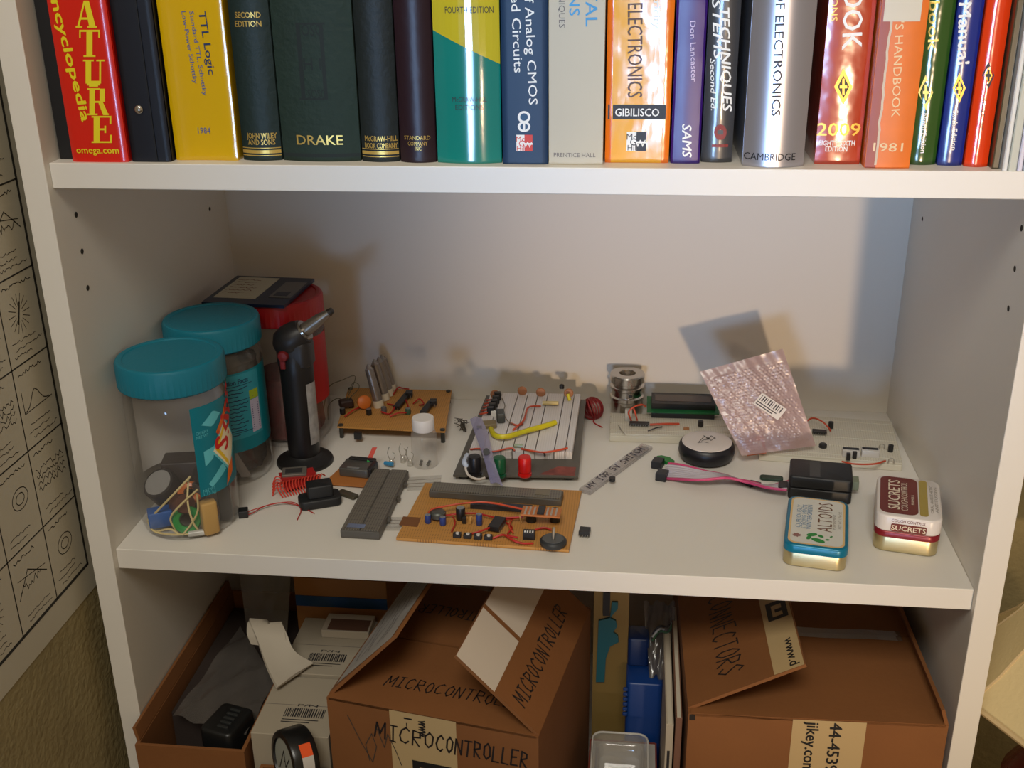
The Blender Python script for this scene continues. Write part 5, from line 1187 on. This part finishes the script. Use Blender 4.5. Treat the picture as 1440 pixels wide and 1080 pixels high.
mb = MB(); mb.add([Ff(x, y) for x, y in rrect(1.35, 2.18, L - 1.25, 2.98, .18)], [list(range(24))]); mb.build('badge', mr, lid, local=True)
Fg = lambda a, b: Vector((a, -.05, b))
mb = MB(); put_text(mb, 'SUCRETS', Fg, (L / 2 + .05, 2.58), .48, 0, 2.9, bold=.012); mb.build('lettering', crm, lid, local=True)
mb = MB(); put_text(mb, 'COUGH CONTROL', Fg, (L / 2, 3.28), .28, 0, 2.9); mb.build('lettering', mr, lid, local=True)
# ================================================================== lower compartment
ZL = -35.39
card = mat('brown_cardboard', (128, 80, 39), .8, var=(14, .07), bump=(180, .1))
cardi = mat('brown_cardboard_inside', (120, 74, 36), .85, var=(14, .07))
tape = mat('cream_paper_tape', (186, 160, 116), .45)
mark = mat('black_marker', (34, 26, 24), .6)
UP = Vector((0, 0, 1))
class Carton:
    def __init__(s, label, FLc, FRc, dep, zt, zb=ZL, name='cardboard_box', th=.35, m=card):
        s.FL, s.FR, s.zt = Vector((*FLc, 0)), Vector((*FRc, 0)), zt
        s.w = (s.FR - s.FL).normalized(); s.W = (s.FR - s.FL).length; s.n = Vector((-s.w.y, s.w.x, 0)); s.dep = dep; s.th = th
        s.rz = math.atan2(s.w.y, s.w.x)
        c = s.pt(s.W / 2, dep / 2, zb); s.t = thing(name, label, 'box', c, s.rz)
        for (a0, a1, b0, b1), nm in (((0, s.W, 0, th), 'front_wall'), ((0, s.W, dep - th, dep), 'back_wall'), ((0, th, th, dep - th), 'side_wall'), ((s.W - th, s.W, th, dep - th), 'side_wall')):
            MB().box(s.pt((a0 + a1) / 2, (b0 + b1) / 2, (zb + zt) / 2), (a1 - a0, b1 - b0, zt - zb), s.rz).build(nm, m, s.t)
        MB().box(s.pt(s.W / 2, dep / 2, zb + .2), (s.W - 2 * th, dep - 2 * th, .4), s.rz).build('bottom', m, s.t)
    def pt(s, a, b, z): return s.FL + s.w * a + s.n * b + UP * z
    def flap(s, hinge, L, ang, a0=0., a1=1., name='flap', m=card, skew=(0, 0)):
        """hinge: front/back/left/right; ang = lift in degrees from lying closed"""
        ca, sa = math.cos(math.radians(ang)) * L, math.sin(math.radians(ang)) * L; z = s.zt + .06
        H_ = {'front': (s.pt(s.W * a0, 0, z), s.pt(s.W * a1, 0, z), s.n), 'back': (s.pt(s.W * a1, s.dep, z), s.pt(s.W * a0, s.dep, z), -s.n),
              'left': (s.pt(0, s.dep * a1, z), s.pt(0, s.dep * a0, z), s.w), 'right': (s.pt(s.W, s.dep * a0, z), s.pt(s.W, s.dep * a1, z), -s.w)}[hinge]
        p0, p1, d = H_; e = d * ca + UP * sa; ax = (p1 - p0).normalized()
        q = [p0, p1, p1 + e - ax * skew[1], p0 + e + ax * skew[0]]
        nn = (q[1] - q[0]).cross(q[3] - q[0])
        o = MB().slab(q, .32).build(name, m, s.t)
        return o, p0, ax, e.normalized()
# --- box of microcontrollers
mc = Carton('brown carton with MICROCONTROLLER written on its front and raised flaps', (19.6, -2.1), (39.5, -5.7), 20.6, -13.0)
ff, o0, ax, ed = mc.flap('front', 10.2, 0, .01, .99); F = plane_map(o0 + UP * .0, ax, ed, .015)
mb = MB(); hand(mb, 'MICROCONTROLLER', F, (4.2, 3.0), 1.5, 14.5, 0, .13); mb.build('handwriting', mark, ff)
bf, o0, ax, ed = mc.flap('back', 10.1, 0, .01, .99); mb = MB(); hand(mb, 'MICROCONTROLLER', plane_map(o0, ax, ed, .015), (4, 4), 1.5, 13, 0, .13); mb.build('handwriting', mark, bf)
lf, o0, ax, ed = mc.flap('left', 9.6, 47, .03, .97, skew=(0, .8)); F = plane_map(o0, ax, ed, .02)
mb = MB(); rect(mb, F, .3, .6, 18.6, 9.2); mb.build('paper_label', mat('grey_white_paper', (166, 162, 158), .6, var=(40, .1)), lf)
mb = MB(); rr = random.Random(6); F2_ = plane_map(o0, ax, ed, .035)
for k in range(5): ribbon(mb, [(2 + i * 1.6, 2 + k * 1.2 + rr.uniform(-.5, .5)) for i in range(10)], .12, F2_)
mb.build('pen_lines', mat('grey_pen', (96, 92, 92), .6), lf)
rf, o0, ax, ed = mc.flap('right', 10.2, 43, .01, .97); F = plane_map(o0, ax, ed, .02)
mb = MB(); rect(mb, F, .0, 5.5, 7.6, 10.15); rect(mb, F, 8.2, 5.5, 19.5, 10.15); mb.build('paper_label', mat('white_card', (206, 192, 176), .6), rf)
mb = MB(); hand(mb, 'MICROCONTROLLER', F, (1.3, 2.2), 1.5, 15.5, 0, .16, slant=.0); mb.build('handwriting', mark, rf)
F = plane_map(mc.pt(0, 0, mc.zt), mc.w, UP, .02)
mb = MB(); rect(mb, F, 6.2, -14, 12.6, -.05); mb.build('tape', tape, mc.t)
F = plane_map(mc.pt(0, 0, mc.zt), mc.w, UP, .04)
mb = MB(); hand(mb, 'MICRO', F, (4.6, -3.5), 1.75, 6.0, -1, .17); hand(mb, 'CONTROLLER', F, (10.6, -3.6), 1.75, 8.8, 0, .17)
mb.build('handwriting', mark, mc.t)
mb = MB(); ribbon(mb, [(2.0, -1.6), (3.2, -4.5), (4.2, -6.5), (4.7, -4.6), (4.3, -3.2), (3.6, -4.6), (3.9, -6.4)], .09, F); ribbon(mb, [(4.8, -2.3), (5.5, -4.5), (5.9, -2.9), (6.6, -4.6), (7.1, -6.2)], .09, F); mb.build('pencil_scrawl', mat('pencil_grey', (70, 58, 48), .7), mc.t)
mb = MB(); put_text(mb, 'www.', F, (9.5, -1.6), 1.0, -90, 2.0, bold=.02); put_text(mb, '1-', F, (8.0, -1.1), .8, -90, 1.0); mb.build('lettering', blk, mc.t)
mb = MB(); Fq = plane_map(mc.pt(0, 0, mc.zt), mc.w, UP, .045)
for (x0, y0, x1, y1) in ((8.2, -8.6, 12.0, -7.7), (8.2, -7.7, 8.9, -6.0), (11.3, -7.7, 12.0, -6.0), (9.7, -7.7, 10.4, -6.0), (8.2, -6.0, 12.0, -5.3)): rect(mb, Fq, x0, y0, x1, y1)
mb.build('logo', blk, mc.t)
# --- box of connectors
cn = Carton('brown carton with CONNECTORS written on its flap, against the right panel', (52.6, -1.4), (75.2, -.9), 26, -12.95)
f1, *_ = cn.flap('front', 12.9, 0, .01, .99); f2, *_ = cn.flap('back', 12.9, 0, .01, .99)
lf, o0, ax, ed = cn.flap('left', 11.2, 27, .03, .99, skew=(0, .2)); F = plane_map(o0, ax, ed, .02); LW = 26 * .96
mb = MB(); hand(mb, 'CONNECTORS', F, (LW - 15.2, 3.2), 2.3, 13.0, 0, .16, slant=0); mb.build('handwriting', mark, lf)
mb = MB(); rect(mb, F, 1, 8.3, LW - .2, 11.1); mb.build('tape', tape, lf)
Ft = plane_map(o0, ax, ed, .035); mb = MB(); put_text(mb, 'www.d', Ft, (LW - 2.6, 10.3), .9, 0, 4.0, bold=.015)
for (x0, y0, x1, y1) in ((-10.8, 8.8, -10.2, 10.8), (-10.2, 8.8, -7.9, 9.3), (-8.4, 9.3, -7.9, 10.8), (-10.2, 10.3, -8.4, 10.8), (-9.5, 9.6, -9.0, 10.3)): rect(mb, Ft, LW + x0, y0, LW + x1, y1)
mb.build('lettering', blk, lf)
rf, *_ = cn.flap('right', 1.7, 72, .0, .9, skew=(0, .0))
mb = MB(); FT = plane_map(cn.pt(0, 0, cn.zt), cn.w, cn.n, .1); mb.add([FT(a, b) + UP * h for b in (12.2, 13.0, 13.8) for a, h in ((8, .0), (11, .14), (14, .03), (18, .1), (21.5, .02))], [(i * 5 + j, i * 5 + j + 1, i * 5 + j + 6, i * 5 + j + 5) for i in range(2) for j in range(4)]); mb.build('clear_tape', film('shiny_tape', (150, 140, 128), .5, .3, .06, bump=(60, .6)), cn.t, smooth=60)
F = plane_map(cn.pt(0, 0, cn.zt), cn.w, UP, .02)
mb = MB(); rect(mb, F, 9.2, -16, 15.6, -.1); mb.build('tape', tape, cn.t)
F = plane_map(cn.pt(0, 0, cn.zt), cn.w, UP, .035); mb = MB(); put_text(mb, '44-4539', F, (13.0, -.3), 1.05, -90, 5.4, align='l', bold=.02); put_text(mb, 'jikey.com', F, (11.0, -.3), 1.05, -90, 5.6, align='l', bold=.02); mb.build('lettering', blk, cn.t)
MB().box(cn.pt(.35, -.02, cn.zt - .35), (.5, .1, .55), cn.rz).build('corner_hole', mat('dark_hole', (38, 30, 24)), cn.t)
# --- open carton at the left with bag and black case
oc = Carton('long open brown carton along the left side panel', (.4, -2.6), (11.2, -2.6), 27, -19.6)
f1, *_ = oc.flap('left', 1.5, 100, .02, .98)
bagm = film('grey_poly_bag', (120, 114, 108), .62, .07, .18, .2)
MB_ = MB(); rr = random.Random(31)
Pq = [at(243, 1006, z=-20.3), at(346, 1034, z=-20.3), at(388, 955, z=-20.3), at(338, 880, z=-20.3)]
def bag_sheet(name, label, q, amp, n, seed, th=.04, base=None):
    rr = random.Random(seed); ph = [rr.uniform(0, 6) for _ in range(6)]
    P = [[q[0].lerp(q[1], i / n).lerp(q[3].lerp(q[2], i / n), j / n) + UP * (amp * (math.sin(i * .9 + ph[0]) * math.sin(j * .7 + ph[1]) + .6 * math.sin(i * 1.7 - j * 1.1 + ph[2]) + 1.2 * math.sin(PI * i / n) * math.sin(PI * j / n))) for i in range(n + 1)] for j in range(n + 1)]
    t = thing(name, label, 'bag', (q[0] + q[2]) / 2); MB().grid(P, th).build('film', bagm, t, smooth=70); return t
bag_sheet('plastic_bag', 'clear grey plastic bag lying in the open carton', Pq, .22, 14, 5)
tag(MB().box((5.8, 13.8, -28.05), (9.6, 18.8, 13.4)).build('packing_stuffing', mat('dark_packing', (50, 38, 32), .9, bump=(20, .2), var=(8, .12))), 'dark packing filling the open carton under the bag', 'packing')
Pq = [at(350, 865, z=-18.0), at(418, 880, z=-17.5), at(432, 812, z=-18.0), at(345, 806, z=-18.0)]
bag_sheet('plastic_bag', 'second clear bag standing behind the white foam piece', [Vector((4.6, 17.5, -21)), Vector((9.2, 17.2, -21)), Vector((9.6, 20.2, -13.2)), Vector((3.4, 20.2, -13.2))], .14, 10, 8)
bk = Vector((8.3, .6, 0)); t = thing('black_case', 'black ribbed case in the front of the open carton', 'case', (bk.x, bk.y, -24))
MB().rbox((bk.x, bk.y + .4, -24), (3.6, 4.4, 5.2), .6, .3, rz=-.25).build('shell', mat('black_case_plastic', (20, 21, 22), .4), t, smooth=40)
for k in range(5): MB().rbox((bk.x + .1 + .1 * k, bk.y - .9 + .62 * k, -18.85), (1.2, .3, .22), .1, .05, rz=-.25).build('rib', mat('black_rib', (44, 46, 46), .35), t)
# --- white small boxes with barcode labels
wbx = mat('white_carton', (164, 153, 134), .65); lblm = mat('barcode_ink', (40, 38, 40), .6)
def barcode(parent, F, x, y, w, h, seed):
    rr = random.Random(seed); mb = MB(); a = x
    while a < x + w: b = rr.uniform(.05, .16); rect(mb, F, a, y, min(a + b, x + w), y + h); a += b + rr.uniform(.05, .13)
    put_text(mb, 'A B C'[:0] or 'P/N', F, (x + w * .5, y + h + .45), .35, 0, w * .5)
    for k in range(2): rect(mb, F, x, y - .45 - .35 * k, x + w * (.9 - .2 * k), y - .33 - .35 * k)
    mb.build('barcode', lblm, parent)
for k, (y0, y1, zt_, lb, sd) in enumerate(((-1.5, 7.2, -18.2, 'front white carton with a barcode beside the microcontroller box', 3), (7.5, 17.3, -18.0, 'rear white carton with a barcode behind the front white one', 4))):
    x0, x1 = 11.6, 19.2 if k == 0 else 20.6
    t = thing('white_box', lb, 'box', ((x0 + x1) / 2, (y0 + y1) / 2, ZL), group='white barcode cartons')
    MB().rbox(((x0 + x1) / 2, (y0 + y1) / 2, ZL), (x1 - x0, y1 - y0, zt_ - ZL), .1, .06).build('body', wbx, t)
    MB().box(((x0 + x1) / 2, (y0 + y1) / 2, zt_ + .01), (x1 - x0 - .1, .06, .03)).build('lid_seam', mat('seam_grey', (120, 112, 102), .8), t)
    barcode(t, plane_map((x0, y0, zt_), (1, 0, 0), (0, 1, 0), .03), 2.4, 2.6 if k == 0 else 2.2, 4.0, 1.3, sd)
t = thing('small_flat_box', 'small flat cream and brown box on the rear white carton', 'box', (17.0, 15.6, -18))
MB().rbox((17.0, 15.4, -17.98), (5.2, 3.2, .9), .08, .05).build('body', mat('cream_carton', (176, 164, 146), .6), t); MB().box((17.2, 15.0, -17.06), (4.4, 2.0, .04)).build('label', mat('brown_label', (92, 64, 50), .6), t)
# --- brown crate with blue tape at the back
t = thing('taped_carton', 'tan carton wrapped with a blue tape stripe at the back', 'box', (15.6, 24, ZL))
MB().rbox((15.6, 24.3, ZL), (10.4, 12.5, 22.0), .1, .08).build('body', mat('tan_carton', (158, 106, 52), .75, var=(10, .06)), t)
p = at(495, 848, y=18.0); MB().box((15.6, 18.0, p.z), (10.3, .06, 1.35)).build('blue_tape', mat('blue_tape', (20, 64, 108), .4), t)
# --- curved white foam piece
le = curve([at(u, v, z=z) for u, v, z in ((353, 906, -15.6), (347, 890, -14.4), (350, 874, -13.3), (361, 900, -14.6), (374, 938, -16.3), (389, 970, -17.7))], 4)
re_ = curve([at(u, v, z=z) for u, v, z in ((396, 912, -15.8), (402, 900, -14.8), (396, 874, -13.4), (404, 892, -14.6), (414, 916, -16.0), (440, 934, -17.6))], 4)
rows = [[a.lerp(b, s_ / 6) - UP * (.35 * math.sin(PI * s_ / 6)) * (i_ / len(le)) for s_ in range(7)] for i_, (a, b) in enumerate(zip(le, re_))]
rows = [[Vector((p.x, p.y, max(p.z, -17.62))) for p in rw] for rw in rows]
t = thing('foam_sheet', 'curved white foam sheet resting on the white cartons', 'packing', (14, 8, -18)); MB().grid(rows, .35).build('sheet', mat('white_foam', (182, 172, 155), .8), t, smooth=60)
# --- round black reel with orange label
t = thing('round_reel', 'round black reel with pale face and orange label', 'reel', (16.4, -4.0, -24.2))
rc = at(414, 1066, y=-3.9); axd = Vector((-.72, -.62, .12)).normalized(); Mr = axd.to_track_quat('Z', 'Y').to_matrix(); Rr = 2.75
MB().lathe([(Rr * .6, -1.3), (Rr, -1.3), (Rr + .12, -1.1), (Rr + .12, .9), (Rr, 1.1), (Rr * .82, 1.15), (Rr * .78, .95)], rc, 40, M=Mr, cap=False).build('rim', mat('black_reel', (20, 20, 21), .3), t, smooth=35)
MB().lathe([(Rr * .8, .96), (.05, .98)], rc, 32, M=Mr, cap=False).build('face', mat('pale_grey_face', (150, 152, 142), .5), t)
MB().lathe([(Rr * .7, -1.28), (.05, -1.28)], rc, 32, M=Mr, cap=False).build('back_face', mat('pale_grey_face', (150, 152, 142)), t)
mb = MB(); rr = random.Random(2); ribbon(mb, [(-.9, -1.2), (-.2, 1.0), (.4, -.4), (1.0, .8)], .12, lambda a, b: Mr @ Vector((a, b, 1.02)) + rc); mb.build('scribble', ink, t)
for (a0, a1, m) in ((0., .42, mat('orange_sticker', (226, 84, 30), .45)), (.42, .95, mat('grey_white_sticker', (190, 184, 176), .5))):
    best = max(range(64), key=lambda k: (Mr @ Vector((math.cos(k * PI / 32), math.sin(k * PI / 32), 0))).dot((CAM - rc).normalized() + Vector((.5, 0, .35))))
    th0 = best * PI / 32 + .25; MB().grid([[Mr @ Vector(((Rr + .15) * math.cos(th0 - (a0 + (a1 - a0) * i / 6)), (Rr + .15) * math.sin(th0 - (a0 + (a1 - a0) * i / 6)), z)) + rc for i in range(7)] for z in (-.75, .35)]).build('label', m, t, smooth=60)
t = Carton('low brown carton under the round reel', (12.4, -6.3), (19.0, -6.3), 4.5, rc.z - Rr - .15)
# --- centre gap: yellow and teal tool card, blue bin, clear tray, catalogues
yc = mat('mustard_card', (122, 98, 48), .6); tlc = mat('teal_plate', (20, 86, 98), .45)
t = thing('tool_card', 'mustard card with a scalloped teal plate standing between the cartons', 'card', (45.4, 14, ZL))
MB().box((45.3, 14.1, (ZL - 6) / 2), (3.6, .3, -6 - ZL)).build('card', yc, t)
pts = [at(u, v, y=13.8) for u, v in ((838, 958), (850, 958), (852, 925), (858, 908), (870, 902), (869, 893), (862, 888), (868, 880), (866, 872), (858, 868), (869, 855), (869, 846), (861, 846), (858, 868), (842, 872))]
pts = [(min(max(p.x, 43.5), 47.1), p.z) for p in pts]
MB().prism(pts, 0, .25, F=lambda a, b, h: Vector((a, 13.9 - h, b))).build('scalloped_plate', tlc, t)
pp = at(853, 850, y=13.6); MB().box((pp.x, 13.75, pp.z), (.7, .35, 2.8)).build('black_latch', icm, t)
t = thing('blue_bin', 'bright blue ribbed plastic bin behind the clear tray', 'bin', (49, 13, ZL))
tp = at(905, 962, y=10.5); blb = mat('bright_blue_plastic', (10, 52, 116), .4)
MB().rbox((48.9, 13.2, ZL), (3.7, 5.4, tp.z - ZL), .5, .2).build('body', blb, t, smooth=40)
MB().rbox((48.2, 14.6, tp.z), (2.2, 2.6, 3.4), .4, .2).build('handle_block', mat('deep_blue_plastic', (8, 38, 88), .4), t, smooth=40)
for k in range(6): MB().rbox((47.0, 10.45, tp.z - 4.0 + .62 * k), (.5, .3, .35), .1, .05).build('rib', blb, t)
bag_sheet('plastic_bag', 'crumpled clear bag of wires on top of the blue bin', [Vector((49.4, 11.4, tp.z + .25)), Vector((51.9, 11.2, tp.z + .25)), Vector((51.9, 17.0, tp.z + 5.6)), Vector((48.6, 17.2, tp.z + 5.4))], .35, 14, 77)
for k, c in enumerate(((70, 110, 80), (200, 200, 200), (60, 60, 64))):
    tag(MB().tube([(49.6, 13 + k * .6, tp.z + 3.55), (50.3, 14.2, tp.z + 3.9 + .3 * k), (51.2, 14.6 + .5 * k, tp.z + 3.6), (51.8, 15.6, tp.z + 4.3)], .12, 6, smooth=5).build('bagged_wire', mat('bagged_wire_%d' % k, c, .4), smooth=60), ('green wire inside the clear bag on the blue bin', 'white wire inside the clear bag on the blue bin', 'black wire inside the clear bag on the blue bin')[k], 'wire')
t = thing('parts_box', 'low white box with red edges under the clear tray', 'box', (46.6, 5, ZL))
MB().rbox((46.9, 4.9, ZL), (6.8, 9.4, 9.6), .1, .06).build('body', mat('pale_grey_carton', (178, 172, 162), .6), t)
for x in (43.55, 50.25): MB().box((x, 4.9, ZL + 9.62), (.16, 9.3, .06)).build('red_edge', mat('dull_red_edge', (120, 52, 40), .6), t)
MB().box((46.9, 9.5, ZL + 9.62), (6.6, .2, .08)).build('red_edge', mat('dull_red_edge', (120, 52, 40)), t)
t = thing('clear_tray', 'clear plastic tray with rounded rim on the low white box', 'tray', (46.6, 5, ZL + 9.7))
ctr = film('clear_tray_plastic', (200, 196, 188), .72, .2, .06); zt_ = ZL + 9.7
def ringt(hx, hy, r, z, n=5): return [Vector((46.6 + x, 4.4 + y, z)) for x, y in rrect(-hx, -hy, hx, hy, r, n)]
rings = [ringt(2.0, 2.8, .7, zt_), ringt(2.2, 3.0, .8, zt_ + 1.2), ringt(2.25, 3.05, .8, zt_ + 1.25), ringt(2.35, 3.15, .85, zt_ + 1.3), ringt(2.4, 3.2, .9, zt_ + 2.3), ringt(2.75, 3.5, 1.0, zt_ + 2.35)]
rings = [r + [r[0]] for r in rings]; mb = MB(); mb.grid(rings); mb.add(rings[0][:-1], [list(range(len(rings[0]) - 1))]); mb.build('tray_body', ctr, t, smooth=40)
MB().tube(rings[-1], .1, 6, smooth=1).build('rim', mat('clear_rim', (196, 192, 184), .2), t, smooth=60)
for k, (x0, x1, zt_, c, lb) in enumerate(((50.75, 51.45, -15.6, (178, 166, 146), 'cream catalogue standing left of the connectors carton'), (51.6, 52.2, -14.8, (120, 84, 66), 'brown backed catalogue touching the connectors carton'))):
    t = thing('catalogue', lb, 'catalogue', ((x0 + x1) / 2, 9, ZL)); MB().rbox(((x0 + x1) / 2, 9.2, ZL), (x1 - x0, 18, zt_ - ZL), .06, .04).build('cover', mat('catalogue_cover_%d' % k, c, .55), t)
    MB().box(((x0 + x1) / 2, 9.2, zt_ + .01), ((x1 - x0) * .6, 17.8, .04)).build('pages', mat('catalogue_pages', (200, 190, 170), .8), t)
    if k == 0:
        mb = MB(); F = lambda a, b: Vector((x0 + .35 + b, .17, a)); rect(mb, lambda a, b: Vector((x0 + .2 + a, .17, b)), 0, zt_ - 7, .25, zt_ - 3); mb.build('spine_print', lblm, t)
